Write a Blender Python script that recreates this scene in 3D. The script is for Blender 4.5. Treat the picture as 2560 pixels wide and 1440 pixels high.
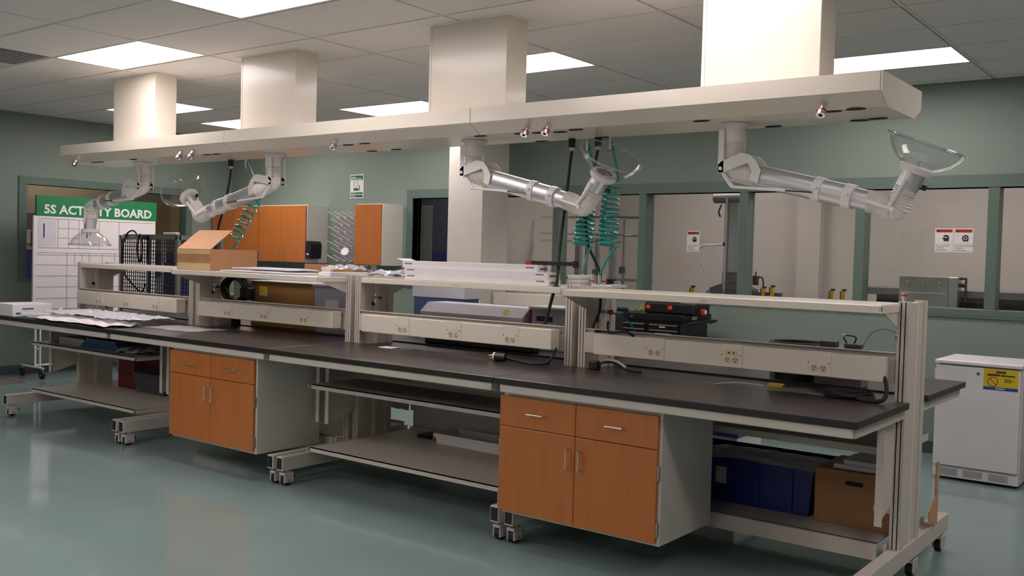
import bpy, bmesh, math, random
from mathutils import Vector, Matrix

for o in list(bpy.data.objects): bpy.data.objects.remove(o, do_unlink=True)
SC = bpy.context.scene
COL = SC.collection

# ---------------------------------------------------------------- camera
CAM = Vector((1.2259, -3.9377, 1.5269)); YAW, PITCH, ROLL, FPX = -0.6502, -0.0332, 0.0272, 2417.6
fw = Vector((math.sin(YAW)*math.cos(PITCH), math.cos(YAW)*math.cos(PITCH), math.sin(PITCH)))
r0 = Vector((math.cos(YAW), -math.sin(YAW), 0)); u0 = r0.cross(fw)
rt = math.cos(ROLL)*r0 + math.sin(ROLL)*u0; up = -math.sin(ROLL)*r0 + math.cos(ROLL)*u0
cd = bpy.data.cameras.new('camera'); cam = bpy.data.objects.new('camera', cd); COL.objects.link(cam)
cd.sensor_width = 36.0; cd.lens = FPX/2560*36.0; cd.clip_start = 0.05
m = Matrix((rt, up, -fw)).transposed().to_4x4(); m.translation = CAM; cam.matrix_world = m
SC.camera = cam

# ---------------------------------------------------------------- world, exposure
w = bpy.data.worlds.new('world'); SC.world = w; w.use_nodes = True
w.node_tree.nodes['Background'].inputs[0].default_value = (0.02, 0.02, 0.022, 1)
w.node_tree.nodes['Background'].inputs[1].default_value = 1.0
SC.view_settings.view_transform = 'Standard'; SC.view_settings.look = 'None'
SC.view_settings.gamma = 1.0; SC.view_settings.use_curve_mapping = False
SC.view_settings.exposure = 0.28
LAMP_STRENGTH = 12.0       # lab ceiling panels
LAMP2_STRENGTH = 10.0       # panels of the room behind the glass

# ---------------------------------------------------------------- materials
def lin(c):
    out = []
    for v in c:
        v /= 255.0
        out.append(v/12.92 if v <= 0.04045 else ((v+0.055)/1.055)**2.4)
    return (out[0], out[1], out[2], 1.0)
MATS = {}
def mat(name, rgb, rough=0.5, metal=0.0, var=0.06, scale=6.0, bump=0.0, bscale=80.0, coat=0.0, aniso=None, spec=0.5):
    m = bpy.data.materials.new(name); m.use_nodes = True; nt = m.node_tree; b = nt.nodes['Principled BSDF']
    c = lin(rgb)
    tc = nt.nodes.new('ShaderNodeTexCoord'); mp = nt.nodes.new('ShaderNodeMapping')
    nt.links.new(tc.outputs['Object'], mp.inputs[0])
    if aniso: mp.inputs['Scale'].default_value = aniso
    n = nt.nodes.new('ShaderNodeTexNoise'); n.inputs['Scale'].default_value = scale; n.inputs['Detail'].default_value = 4
    nt.links.new(mp.outputs[0], n.inputs['Vector'])
    r = nt.nodes.new('ShaderNodeValToRGB')
    r.color_ramp.elements[0].position = 0.3; r.color_ramp.elements[1].position = 0.7
    r.color_ramp.elements[0].color = tuple(max(0, v*(1-var)) for v in c[:3])+(1,)
    r.color_ramp.elements[1].color = tuple(min(1, v*(1+var)) for v in c[:3])+(1,)
    nt.links.new(n.outputs['Fac'], r.inputs[0]); nt.links.new(r.outputs[0], b.inputs['Base Color'])
    b.inputs['Roughness'].default_value = rough; b.inputs['Metallic'].default_value = metal
    b.inputs['Specular IOR Level'].default_value = spec
    b.inputs['Coat Weight'].default_value = coat; b.inputs['Coat Roughness'].default_value = 0.08
    if bump:
        n2 = nt.nodes.new('ShaderNodeTexNoise'); n2.inputs['Scale'].default_value = bscale; n2.inputs['Detail'].default_value = 3
        nt.links.new(mp.outputs[0], n2.inputs['Vector'])
        bp = nt.nodes.new('ShaderNodeBump'); bp.inputs['Strength'].default_value = bump; bp.inputs['Distance'].default_value = 0.01
        nt.links.new(n2.outputs['Fac'], bp.inputs['Height']); nt.links.new(bp.outputs[0], b.inputs['Normal'])
    MATS[name] = m; return m
def clear(name, tint=(1, 1, 1), ior=1.45, rough=0.02, haze=0.0):
    m = bpy.data.materials.new(name); m.use_nodes = True; nt = m.node_tree; nt.nodes.clear()
    o = nt.nodes.new('ShaderNodeOutputMaterial'); mx = nt.nodes.new('ShaderNodeMixShader')
    t = nt.nodes.new('ShaderNodeBsdfTransparent'); t.inputs[0].default_value = tint+(1,)
    g = nt.nodes.new('ShaderNodeBsdfGlossy'); g.inputs['Roughness'].default_value = rough
    lw = nt.nodes.new('ShaderNodeLayerWeight'); lw.inputs[0].default_value = 0.5
    pw = nt.nodes.new('ShaderNodeMath'); pw.operation = 'POWER'; pw.inputs[1].default_value = 5.0
    ma = nt.nodes.new('ShaderNodeMath'); ma.operation = 'MULTIPLY_ADD'; f0 = ((ior-1)/(ior+1))**2; ma.inputs[1].default_value = (1-f0)*0.6; ma.inputs[2].default_value = f0*0.8
    nt.links.new(lw.outputs['Facing'], pw.inputs[0]); nt.links.new(pw.outputs[0], ma.inputs[0]); nt.links.new(ma.outputs[0], mx.inputs[0]); nt.links.new(t.outputs[0], mx.inputs[1]); nt.links.new(g.outputs[0], mx.inputs[2])
    last = mx
    if haze:
        d = nt.nodes.new('ShaderNodeBsdfDiffuse'); d.inputs[0].default_value = (0.8, 0.8, 0.85, 1)
        m2 = nt.nodes.new('ShaderNodeMixShader'); m2.inputs[0].default_value = haze
        nt.links.new(mx.outputs[0], m2.inputs[1]); nt.links.new(d.outputs[0], m2.inputs[2]); last = m2
    nt.links.new(last.outputs[0], o.inputs[0]); MATS[name] = m; return m
def emit(name, rgb, s):
    m = bpy.data.materials.new(name); m.use_nodes = True; nt = m.node_tree; b = nt.nodes['Principled BSDF']
    b.inputs['Base Color'].default_value = lin((230, 230, 230)); b.inputs['Emission Color'].default_value = lin(rgb)
    b.inputs['Emission Strength'].default_value = s
    MATS[name] = m; return m

mat('wall_green', (124, 139, 130), 0.55, var=0.03, scale=1.5, bump=0.05, bscale=250)
mat('trim_green', (92, 112, 103), 0.38, var=0.03)
mat('wall_white', (205, 196, 190), 0.6, var=0.03, scale=1.2)
mat('wall_beige', (196, 180, 150), 0.6, var=0.03)
mat('floor_epoxy', (128, 148, 147), 0.09, var=0.08, scale=0.9, bump=0.035, bscale=7, spec=0.6)
mat('base_vinyl', (70, 78, 84), 0.5)
mat('ceiling_tile', (234, 229, 226), 0.9, var=0.05, scale=90, bump=0.12, bscale=300)
mat('ceiling_tee', (228, 223, 220), 0.5)
mat('plenum', (26, 26, 28), 0.9)
mat('cream', (222, 214, 201), 0.3, var=0.02, scale=2, coat=0.15)
mat('cream_dull', (202, 194, 184), 0.42, var=0.02, scale=2)
mat('grey_paint', (150, 150, 148), 0.4, var=0.03)
mat('panel_grey', (196, 192, 184), 0.4, var=0.03)
mat('worktop', (53, 46, 44), 0.3, var=0.10, scale=14, bump=0.02, bscale=200)
mat('worktop_edge', (34, 30, 30), 0.35, var=0.06)
mat('wood_orange', (180, 106, 48), 0.36, var=0.07, scale=5, aniso=(6, 6, 0.6), coat=0.15)
mat('carcass', (206, 202, 194), 0.4, var=0.02)
mat('dark_gap', (14, 13, 14), 0.7)
mat('black_plastic', (20, 20, 22), 0.35, var=0.08)
mat('black_rubber', (22, 22, 24), 0.6, var=0.08)
mat('black_paint', (15, 15, 17), 0.32, var=0.05)
mat('chrome', (225, 225, 228), 0.16, 1.0, var=0.02)
mat('steel', (176, 176, 178), 0.35, 1.0, var=0.04)
mat('aluminium', (214, 214, 220), 0.42, 0.75, var=0.03, scale=3, aniso=(1, 1, 30))
mat('arm_plastic', (234, 230, 228), 0.42, var=0.02)
mat('caster_grey', (196, 190, 188), 0.4, var=0.03)
mat('red', (170, 34, 30), 0.45)
mat('orange', (230, 66, 22), 0.45)
mat('dark_red', (112, 26, 34), 0.5)
mat('white_plastic', (226, 224, 226), 0.35, var=0.02)
mat('fridge_white', (226, 222, 224), 0.32, var=0.015, bump=0.03, bscale=400)
mat('paper', (226, 220, 222), 0.75, var=0.02)
mat('paper_cool', (206, 204, 214), 0.6, var=0.03)
mat('card', (168, 122, 84), 0.75, var=0.05, scale=9)
mat('card_light', (196, 150, 112), 0.75, var=0.04, scale=9)
mat('card_dark', (150, 110, 62), 0.75, var=0.05)
mat('tape_tan', (202, 176, 134), 0.45)
mat('teal_hose', (22, 150, 142), 0.22, var=0.05, coat=0.3)
mat('brass', (190, 160, 90), 0.3, 1.0)
mat('outlet_ivory', (208, 196, 158), 0.5)
mat('board_green', (16, 118, 70), 0.5, var=0.02)
mat('sign_green', (18, 100, 66), 0.5, var=0.02)
mat('sign_white', (222, 222, 220), 0.5, var=0.01)
mat('ink', (34, 32, 40), 0.6)
mat('ink_grey', (120, 112, 118), 0.7)
mat('yellow', (214, 190, 34), 0.5)
mat('blue_sticker', (44, 66, 150), 0.5)
mat('blue_bin', (30, 44, 120), 0.42, var=0.06)
mat('blue_wall', (40, 48, 108), 0.8, var=0.06, scale=30)
mat('slate', (72, 74, 92), 0.8)
mat('blue_box', (70, 92, 130), 0.6, var=0.1)
mat('yellow_tool', (220, 170, 40), 0.5)
mat('gun_metal', (92, 88, 98), 0.4, 0.4, var=0.06)
mat('mauve_grey', (120, 112, 116), 0.5)
mat('tote_clear', (176, 176, 196), 0.3, var=0.05)
mat('peg_board', (128, 122, 120), 0.5, var=0.05)
mat('tape_red', (150, 60, 58), 0.5)
clear('pane', (0.95, 0.97, 0.96), 1.45, 0.01)
clear('dome', (0.955, 0.955, 0.955), 1.5, 0.03)
clear('film', (0.93, 0.93, 0.93), 1.8, 0.10, 0.30)
clear('film_thick', (0.85, 0.85, 0.85), 1.8, 0.10, 0.5)
clear('dome_rim', (0.9, 0.9, 0.9), 2.2, 0.06, 0.12)
emit('lens', (255, 243, 240), LAMP_STRENGTH)
emit('lens_dim', (255, 243, 240), LAMP_STRENGTH*0.65)      # one panel dimmed so the nearest duct chase does not burn out
emit('lens2', (255, 241, 236), LAMP2_STRENGTH)

# ---------------------------------------------------------------- mesh helpers
ORG = {}
class B:
    def __init__(s): s.bm = bmesh.new()
    def box(s, x0, x1, y0, y1, z0, z1, bev=0.0, seg=1):
        x0, x1 = min(x0, x1), max(x0, x1); y0, y1 = min(y0, y1), max(y0, y1); z0, z1 = min(z0, z1), max(z0, z1)
        g = bmesh.ops.create_cube(s.bm, size=1.0, matrix=Matrix.Translation(((x0+x1)/2, (y0+y1)/2, (z0+z1)/2)) @ Matrix.Diagonal((x1-x0, y1-y0, z1-z0, 1)))
        if bev:
            es = list({e for v in g['verts'] for e in v.link_edges})
            bmesh.ops.bevel(s.bm, geom=es, offset=bev, segments=seg, profile=0.5, affect='EDGES')
        return s
    def cyl(s, a, b, r, n=16, r2=None, cap=True):
        return s.tube([a, b], r, n, radii=[r, r if r2 is None else r2], cap=cap)
    def tube(s, pts, r, n=8, radii=None, cap=True, closed=False):
        P = [Vector(p) for p in pts]; N = len(P); rings = []
        t0 = (P[1]-P[0]).normalized()
        ref = Vector((0, 0, 1)) if abs(t0.z) < 0.9 else Vector((0, 1, 0))
        nx = t0.cross(ref).normalized(); prev = t0
        for i in range(N):
            if closed: t = (P[(i+1) % N]-P[i-1])
            elif i == 0: t = P[1]-P[0]
            elif i == N-1: t = P[-1]-P[-2]
            else: t = (P[i+1]-P[i]).normalized()+(P[i]-P[i-1]).normalized()
            t = t.normalized() if t.length > 1e-9 else prev
            q = prev.rotation_difference(t); nx = (q @ nx); nx = (nx-t*nx.dot(t)).normalized(); prev = t
            ny = t.cross(nx); rr = radii[i] if radii else r
            rings.append([s.bm.verts.new(P[i]+rr*(math.cos(2*math.pi*k/n)*nx+math.sin(2*math.pi*k/n)*ny)) for k in range(n)])
        for i in range(N if closed else N-1):
            a, b = rings[i], rings[(i+1) % N]
            for k in range(n): s.bm.faces.new((a[k], a[(k+1) % n], b[(k+1) % n], b[k]))
        if cap and not closed:
            s.bm.faces.new(rings[0][::-1]); s.bm.faces.new(rings[-1])
        return s
    def prism(s, poly, axis, a, b):
        def mk(u, v, w):
            return {'x': (w, u, v), 'y': (u, w, v), 'z': (u, v, w)}[axis]
        A = [s.bm.verts.new(mk(u, v, a)) for u, v in poly]; Bv = [s.bm.verts.new(mk(u, v, b)) for u, v in poly]
        s.bm.faces.new(A); s.bm.faces.new(Bv[::-1]); n = len(poly)
        for i in range(n): s.bm.faces.new((A[i], Bv[i], Bv[(i+1) % n], A[(i+1) % n]))
        return s
    def lathe(s, prof, org, ax, n=32):
        org = Vector(org); ax = Vector(ax).normalized()
        ref = Vector((0, 0, 1)) if abs(ax.z) < 0.9 else Vector((1, 0, 0))
        u = ax.cross(ref).normalized(); v = ax.cross(u); rings = []
        for r, h in prof:
            if r < 1e-6: rings.append([s.bm.verts.new(org+ax*h)])
            else: rings.append([s.bm.verts.new(org+ax*h+r*(math.cos(2*math.pi*k/n)*u+math.sin(2*math.pi*k/n)*v)) for k in range(n)])
        for a, b in zip(rings, rings[1:]):
            for k in range(n):
                k2 = (k+1) % n
                if len(a) == 1 and len(b) == 1: continue
                if len(a) == 1: s.bm.faces.new((a[0], b[k], b[k2]))
                elif len(b) == 1: s.bm.faces.new((a[k], a[k2], b[0]))
                else: s.bm.faces.new((a[k], a[k2], b[k2], b[k]))
        return s
    def grid(s, fn, nu, nv, thick=0.0015):
        top = [[s.bm.verts.new(fn(i/nu, j/nv)) for j in range(nv+1)] for i in range(nu+1)]
        bot = [[s.bm.verts.new(v.co-Vector((0, 0, thick))) for v in r] for r in top]
        for i in range(nu):
            for j in range(nv):
                s.bm.faces.new((top[i][j], top[i+1][j], top[i+1][j+1], top[i][j+1]))
                s.bm.faces.new((bot[i][j], bot[i][j+1], bot[i+1][j+1], bot[i+1][j]))
        for i in range(nu):
            s.bm.faces.new((top[i][0], bot[i][0], bot[i+1][0], top[i+1][0])); s.bm.faces.new((top[i+1][nv], bot[i+1][nv], bot[i][nv], top[i][nv]))
        for j in range(nv):
            s.bm.faces.new((top[0][j+1], bot[0][j+1], bot[0][j], top[0][j])); s.bm.faces.new((top[nu][j], bot[nu][j], bot[nu][j+1], top[nu][j+1]))
        return s
    def build(s, name, mt, parent=None, smooth=False, org=None):
        bmesh.ops.recalc_face_normals(s.bm, faces=s.bm.faces[:])
        me = bpy.data.meshes.new(name)
        if parent is not None: o0 = ORG[parent]
        elif org is not None: o0 = Vector(org)
        else:
            cs = [v.co for v in s.bm.verts]
            o0 = Vector(((min(c.x for c in cs)+max(c.x for c in cs))/2, (min(c.y for c in cs)+max(c.y for c in cs))/2, min(c.z for c in cs)))
        for v in s.bm.verts: v.co -= o0
        s.bm.to_mesh(me); s.bm.free()
        if smooth:
            me.polygons.foreach_set('use_smooth', [True]*len(me.polygons))
            me.set_sharp_from_angle(angle=math.radians(38))
        me.materials.append(MATS[mt]); o = bpy.data.objects.new(name, me); COL.objects.link(o)
        if parent is not None: o.parent = parent
        else: o.location = o0
        ORG[o] = o0
        return o
def thing(name, label, cat, loc, group=None):
    o = bpy.data.objects.new(name, None); COL.objects.link(o); o.location = loc; o.empty_display_size = 0.1
    ORG[o] = Vector(loc); return tag(o, label, cat, group)
def tag(o, label, cat, group=None, kind=None):
    o['label'] = label; o['category'] = cat
    if group: o['group'] = group
    if kind: o['kind'] = kind
    return o
def struct(o): o['kind'] = 'structure'; return o
def box(name, mt, parent, x0, x1, y0, y1, z0, z1, bev=0.0): return B().box(x0, x1, y0, y1, z0, z1, bev).build(name, mt, parent)
def lettering(name, text, size, mt, parent, pos, xdir, zdir, depth=0.001, align='LEFT', sx=1.0, bold=0.0):
    cu = bpy.data.curves.new('t', 'FONT'); cu.body = text; cu.size = size; cu.extrude = depth; cu.align_x = align; cu.offset = bold
    cu.resolution_u = 2
    to = bpy.data.objects.new('t', cu); COL.objects.link(to); bpy.context.view_layer.update()
    me = bpy.data.meshes.new_from_object(to.evaluated_get(bpy.context.evaluated_depsgraph_get()))
    bpy.data.objects.remove(to, do_unlink=True); bpy.data.curves.remove(cu)
    xd, zd = Vector(xdir), Vector(zdir); yd = xd.cross(zd); M3 = Matrix((xd, zd, -yd)).transposed(); p = Vector(pos)-ORG[parent]
    for v in me.vertices: v.co = M3 @ Vector((v.co.x*sx, v.co.y, v.co.z)) + p
    me.name = name; me.materials.clear(); me.materials.append(MATS[mt]); o = bpy.data.objects.new(name, me); COL.objects.link(o); o.parent = parent
    ORG[o] = ORG[parent]; return o
def smooth_path(pts, n=10):
    P = [Vector(p) for p in pts]; out = []
    for i in range(len(P)-1):
        p0 = P[max(i-1, 0)]; p1 = P[i]; p2 = P[i+1]; p3 = P[min(i+2, len(P)-1)]
        for k in range(n):
            t = k/n
            out.append(0.5*((2*p1)+(-p0+p2)*t+(2*p0-5*p1+4*p2-p3)*t*t+(-p0+3*p1-3*p2+p3)*t**3))
    out.append(P[-1]); return out

# ================================================================ THE SETTING
ZC = 3.029; YB = 4.46; XL = -10.12; XR = 4.2; YF = -6.2
GX, GY = -5.2998, -1.1794           # ceiling grid node A0
fl = B().box(XL-1.6, XR, YF, 7.6, -0.1, 0).build('floor', 'floor_epoxy', org=(0, 0, 0)); struct(fl)
def wall(name, mt, *bxs):
    b = B()
    for q in bxs: b.box(*q)
    return struct(b.build(name, mt, org=(0, 0, 0)))
SILL, HEAD = 1.15, 2.175; WX0 = -6.66
wall('wall_back', 'wall_green', (XL-0.12, WX0, YB, YB+0.14, 0, ZC), (WX0, XR, YB, YB+0.14, 0, SILL), (WX0, XR, YB, YB+0.14, HEAD, ZC))
LY0, LY1, LS, LH = 1.60, 3.72, 1.13, 2.21   # window in the left wall
wall('wall_left', 'wall_green', (XL-0.14, XL, YF, LY0, 0, ZC), (XL-0.14, XL, LY1, YB, 0, ZC), (XL-0.14, XL, LY0, LY1, 0, LS), (XL-0.14, XL, LY0, LY1, LH, ZC))
wall('wall_right', 'wall_white', (XR, XR+0.14, YF, 7.6, 0, ZC))
wall('wall_front', 'wall_white', (XL-0.14, XR+0.14, YF-0.14, YF, 0, ZC))
wall('baseboard_left', 'base_vinyl', (XL, XL+0.012, YF, YB-0.012, 0, 0.10))
wall('baseboard_back', 'base_vinyl', (XL+0.012, XR, YB-0.012, YB, 0, 0.10))
# rooms beyond the glass
wall('wall_far', 'wall_white', (-5.5, XR, 7.0, 7.12, 0, ZC), (-2.9, -2.64, 6.86, 7.0, 0, ZC))
wall('wall_partition', 'wall_white', (-5.62, -5.5, YB+0.14, 7.12, 0, ZC))
wall('wall_office', 'slate', (-9.6, -5.62, 7.0, 7.12, 0, ZC), (-9.72, -9.6, YB+0.14, 7.12, 0, ZC))
wall('wall_side_room', 'wall_beige', (-11.72, -11.6, 0.4, YB, 0, ZC), (-11.6, XL-0.14, 0.28, 0.4, 0, ZC), (-11.72, XL-0.14, YB, YB+0.1, 0, ZC))

# windows: band in the back wall, single window in the left wall
MULL = [-5.62, -4.59, -3.555, -2.495, -1.43, -0.393, 0.65, 1.70, 2.75]
win = struct(B().box(WX0, XR, YB-0.02, YB+0.16, SILL-0.005, SILL+0.05, 0.004).box(WX0, XR, YB-0.018, YB+0.0, SILL-0.02, SILL+0.035).build('window_1', 'trim_green', org=(WX0, YB, SILL)))
box('window_head', 'trim_green', win, WX0-0.09, XR, YB-0.018, YB+0.16, HEAD, HEAD+0.10)
box('window_jamb', 'trim_green', win, WX0-0.09, WX0, YB-0.018, YB+0.16, SILL-0.02, HEAD)
for x in MULL:
    box('mullion', 'trim_green', win, x-0.045, x+0.035, YB-0.012, YB+0.15, SILL+0.05, HEAD)
edges = [WX0]+MULL+[XR]
for a, b in zip(edges, edges[1:]):
    box('glass_pane', 'pane', win, a+(0.035 if a != WX0 else 0), b-0.045, YB+0.09, YB+0.096, SILL+0.05, HEAD)
wl = struct(B().box(XL-0.14, XL+0.018, LY0-0.09, LY1+0.09, LS-0.06, LS).build('window_2', 'trim_green', org=(XL, LY0, LS)))
box('window_head', 'trim_green', wl, XL-0.14, XL+0.018, LY0-0.09, LY1+0.09, LH, LH+0.09)
for a, b in ((LY0-0.09, LY0), (LY1, LY1+0.09)): box('window_jamb', 'trim_green', wl, XL-0.14, XL+0.018, a, b, LS, LH)
box('glass_pane', 'pane', wl, XL-0.08, XL-0.074, LY0, LY1, LS, LH)

# ceiling: plenum deck, tees, tiles
ce = struct(B().box(XL-1.6, XR, YF, 7.2, ZC+0.02, ZC+0.12).build('ceiling', 'plenum', org=(0, 0, ZC)))
i0, i1 = math.floor((XL-GX)/1.2192), math.ceil((XR-GX)/1.2192)
j0, j1 = math.floor((YF-GY)/0.6096), math.ceil((YB-GY)/0.6096)
tb = B()
for i in range(i0, i1+1):
    x = GX+1.2192*i
    if XL < x < XR: tb.box(x-0.010, x+0.010, YF, YB, ZC-0.001, ZC+0.02)
for j in range(j0, j1+1):
    y = GY+0.6096*j
    if YF < y < YB: tb.box(XL, XR, y-0.010, y+0.010, ZC+0.0002, ZC+0.02)
tee = tb.build('ceiling_tee', 'ceiling_tee', ce)
LIGHTS = {(1, 1), (-1, 2), (1, 5), (-1, 7), (-3, 5), (-3, 7), (3, 7), (3, 2), (1, -3), (-1, -4), (5, -1), (5, 4), (3, -6), (1, -7), (-1, -7)}  # panels behind the camera and far right are unseen, added as fill light
VENT = (-2, 1)
CHX = [-6.966, -5.135, -3.143, -1.165]; CHW, CHY, CHD = 0.648, 0.835, 0.212
tile_me = {}
def tile(x0, x1, y0, y1):
    g = 0.0125; k = (round(x1-x0, 4), round(y1-y0, 4))
    if k not in tile_me:
        o = B().box(-k[0]/2+g+0.002, k[0]/2-g-0.006, -k[1]/2+g+0.002, k[1]/2-g-0.007, 0.0, 0.015, 0.002).build('ceiling_tile', 'ceiling_tile', org=(0, 0, 0))
        tile_me[k] = o.data
    else:
        o = bpy.data.objects.new('ceiling_tile', tile_me[k]); COL.objects.link(o)
    o.parent = ce; o.location = ((x0+x1)/2, (y0+y1)/2, -0.004)
for i in range(i0, i1):
    for j in range(j0, j1):
        x0, x1 = max(GX+1.2192*i, XL), min(GX+1.2192*(i+1), XR); y0, y1 = max(GY+0.6096*j, YF), min(GY+0.6096*(j+1), YB)
        if x1-x0 < 0.05 or y1-y0 < 0.05: continue
        if (i, j) in LIGHTS or (i, j) == VENT: continue
        tile(x0, x1, y0, y1)
LLAB = {(1, 1): 'large glowing ceiling panel cut off by the top edge, nearest the camera', (-1, 2): 'glowing ceiling panel above the leftmost white duct chase',
        (1, 5): 'glowing ceiling panel half hidden behind the third duct chase from the left', (-1, 7): 'glowing ceiling panel between the second and third duct chases',
        (-3, 5): 'glowing ceiling panel peeping out right behind the leftmost duct chase', (-3, 7): 'small distant glowing ceiling panel just left of the second duct chase',
        (3, 2): 'glowing ceiling panel just above the picture beside the nearest duct chase', (1, -3): 'added unseen ceiling panel overhead behind the camera side of the lab',
        (-1, -4): 'added ceiling panel at the far left of the unseen front of the lab',
        (5, -1): 'added ceiling panel out of view, brightening the right end of the lab', (5, 4): 'added ceiling panel out of view, brightening the refrigerator side', (3, -6): 'added ceiling panel out of view behind the camera', (1, -7): 'added unseen ceiling panel near the front wall, centre', (-1, -7): 'added unseen ceiling panel near the front wall, left',
        (3, 7): 'long thin glowing ceiling panel right of the nearest duct chase'}
for (i, j) in sorted(LIGHTS):
    x0, x1 = GX+1.2192*i, GX+1.2192*(i+1); y0, y1 = GY+0.6096*j, GY+0.6096*(j+1)
    t = thing('ceiling_light', LLAB[(i, j)], 'ceiling light', ((x0+x1)/2, (y0+y1)/2, ZC), 'recessed ceiling light panels')
    fr = B()
    for q in ((x0+0.012, x1-0.012, y0+0.012, y0+0.026), (x0+0.012, x1-0.012, y1-0.026, y1-0.012), (x0+0.012, x0+0.026, y0+0.026, y1-0.026), (x1-0.026, x1-0.012, y0+0.026, y1-0.026)):
        fr.box(q[0], q[1], q[2], q[3], ZC-0.004, ZC+0.019)
    fr.build('fixture_frame', 'ceiling_tee', t)
    le = B().box(x0+0.026, x1-0.026, y0+0.026, y1-0.026, ZC+0.004, ZC+0.009).build('lens', 'lens_dim' if (i, j) == (3, 2) else 'lens', t)
    lv = B()      # shallow louvre of the parabolic lens
    for k in range(1, 4): lv.box(x0+0.026, x1-0.026, y0+k*0.152-0.002, y0+k*0.152+0.002, ZC-0.003, ZC+0.004)
    for k in range(1, 6): lv.box(x0+k*0.2032-0.002, x0+k*0.2032+0.002, y0+0.026, y1-0.026, ZC-0.003, ZC+0.004)
    lv.build('louvre', 'white_plastic', t)
x0, x1 = GX+1.2192*VENT[0], GX+1.2192*(VENT[0]+1); y0, y1 = GY+0.6096*VENT[1], GY+0.6096*(VENT[1]+1)
t = thing('ceiling_vent', 'grey perforated return air grille in the ceiling at far left', 'air vent', ((x0+x1)/2, (y0+y1)/2, ZC))
B().box(x0+0.6, x1-0.012, y0+0.012, y1-0.012, ZC-0.002, ZC+0.006).build('face_plate', 'mauve_grey', t)
box('border', 'ceiling_tee', t, x0+0.012, x0+0.6, y0+0.012, y1-0.012, ZC-0.003, ZC+0.01)
for k in range(12): box('slat', 'grey_paint', t, x0+0.64, x1-0.05, y0+0.05+k*0.043, y0+0.075+k*0.043, ZC-0.006, ZC-0.002)
# lights behind the glass; side room and office panels are added, unseen fill
for n, (x, y, lab) in enumerate(((-10.95, 2.6, 'added unseen ceiling panel brightening the side room beyond the left wall'), (-7.6, 5.9, 'added unseen ceiling panel brightening the dim office past the column'), (-3.6, 5.6, 'ceiling panel of the glazed room, left'), (-1.0, 5.6, 'ceiling panel of the glazed room, middle'), (1.6, 5.6, 'ceiling panel of the glazed room, right'))):
    t = thing('ceiling_light', lab, 'ceiling light', (x, y, ZC-0.02), 'ceiling panels of the rooms behind the glass')
    k = (0.3, 0.8)[n] if n < 2 else 1.0
    box('fixture_frame', 'ceiling_tee', t, x-0.61*k, x+0.61*k, y-0.3, y+0.3, ZC-0.012, ZC+0.019)
    box('lens', 'lens2', t, x-0.58*k, x+0.58*k, y-0.27, y+0.27, ZC-0.018, ZC-0.012)
# white structural column
cl = struct(B().box(-5.50, -5.04, 3.76, 4.19, 0, ZC).build('wall_column', 'carcass', org=(-5.27, 3.97, 0)))

# ================================================================ OVERHEAD CANOPY
CX1, CL_ = -0.1465, 2.44
CY0, CY1 = 0.611, 1.266; CZT, CZB, CZF = 2.418, 2.3275, 2.269; CYA, CYB_ = 0.7055, 1.152
can = thing('service_canopy', 'long white overhead service canopy hanging above the workbenches', 'canopy', (CX1-1.5*CL_, 0.94, CZF))
prof = [(CY0, CZT), (CY1, CZT), (CY1, CZB), (CYB_, CZF), (CYA, CZF), (CY0, CZB)]
for k in range(3):
    xa, xb = CX1-k*CL_-0.002, CX1-(k+1)*CL_+0.002
    s = B().prism(prof, 'x', xb, xa).build('canopy_section', 'cream', can)
    B().box(xb+0.001, xa-0.001, CY0-0.004, CY0, CZB+0.004, CZT+0.003).build('front_fascia', 'cream', s)
B().prism([(y, z) for y, z in ((CY0-0.004, CZT+0.003), (CY1, CZT+0.003), (CY1+0.002, CZB), (CYB_, CZF-0.002), (CYA, CZF-0.002), (CY0-0.004, CZB))], 'x', CX1, CX1+0.008).build('end_cap', 'cream', can)
chl = ['leftmost white duct chase between canopy and ceiling', 'second white duct chase from the left, lit from below', 'third white duct chase from the left with grey sheen', 'nearest and brightest white duct chase, cut off by the top edge']
for k, x in enumerate(CHX):
    t = thing('duct_chase', chl[k], 'duct', (x+CHW/2, CHY+CHD/2, CZT), 'duct chases above the canopy')
    B().box(x, x+CHW, CHY, CHY+CHD, CZT+0.001, ZC-0.006, 0.002).build('casing', 'cream', t)
    B().box(x-0.035, x+CHW+0.035, CHY-0.035, CHY+CHD+0.035, ZC-0.0065, ZC-0.0045).build('ceiling_flange', 'ceiling_tile', t)
    B().box(x+0.02, x+0.022, CHY-0.001, CHY, CZT+0.01, ZC-0.01).build('seam', 'grey_paint', t)
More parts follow.
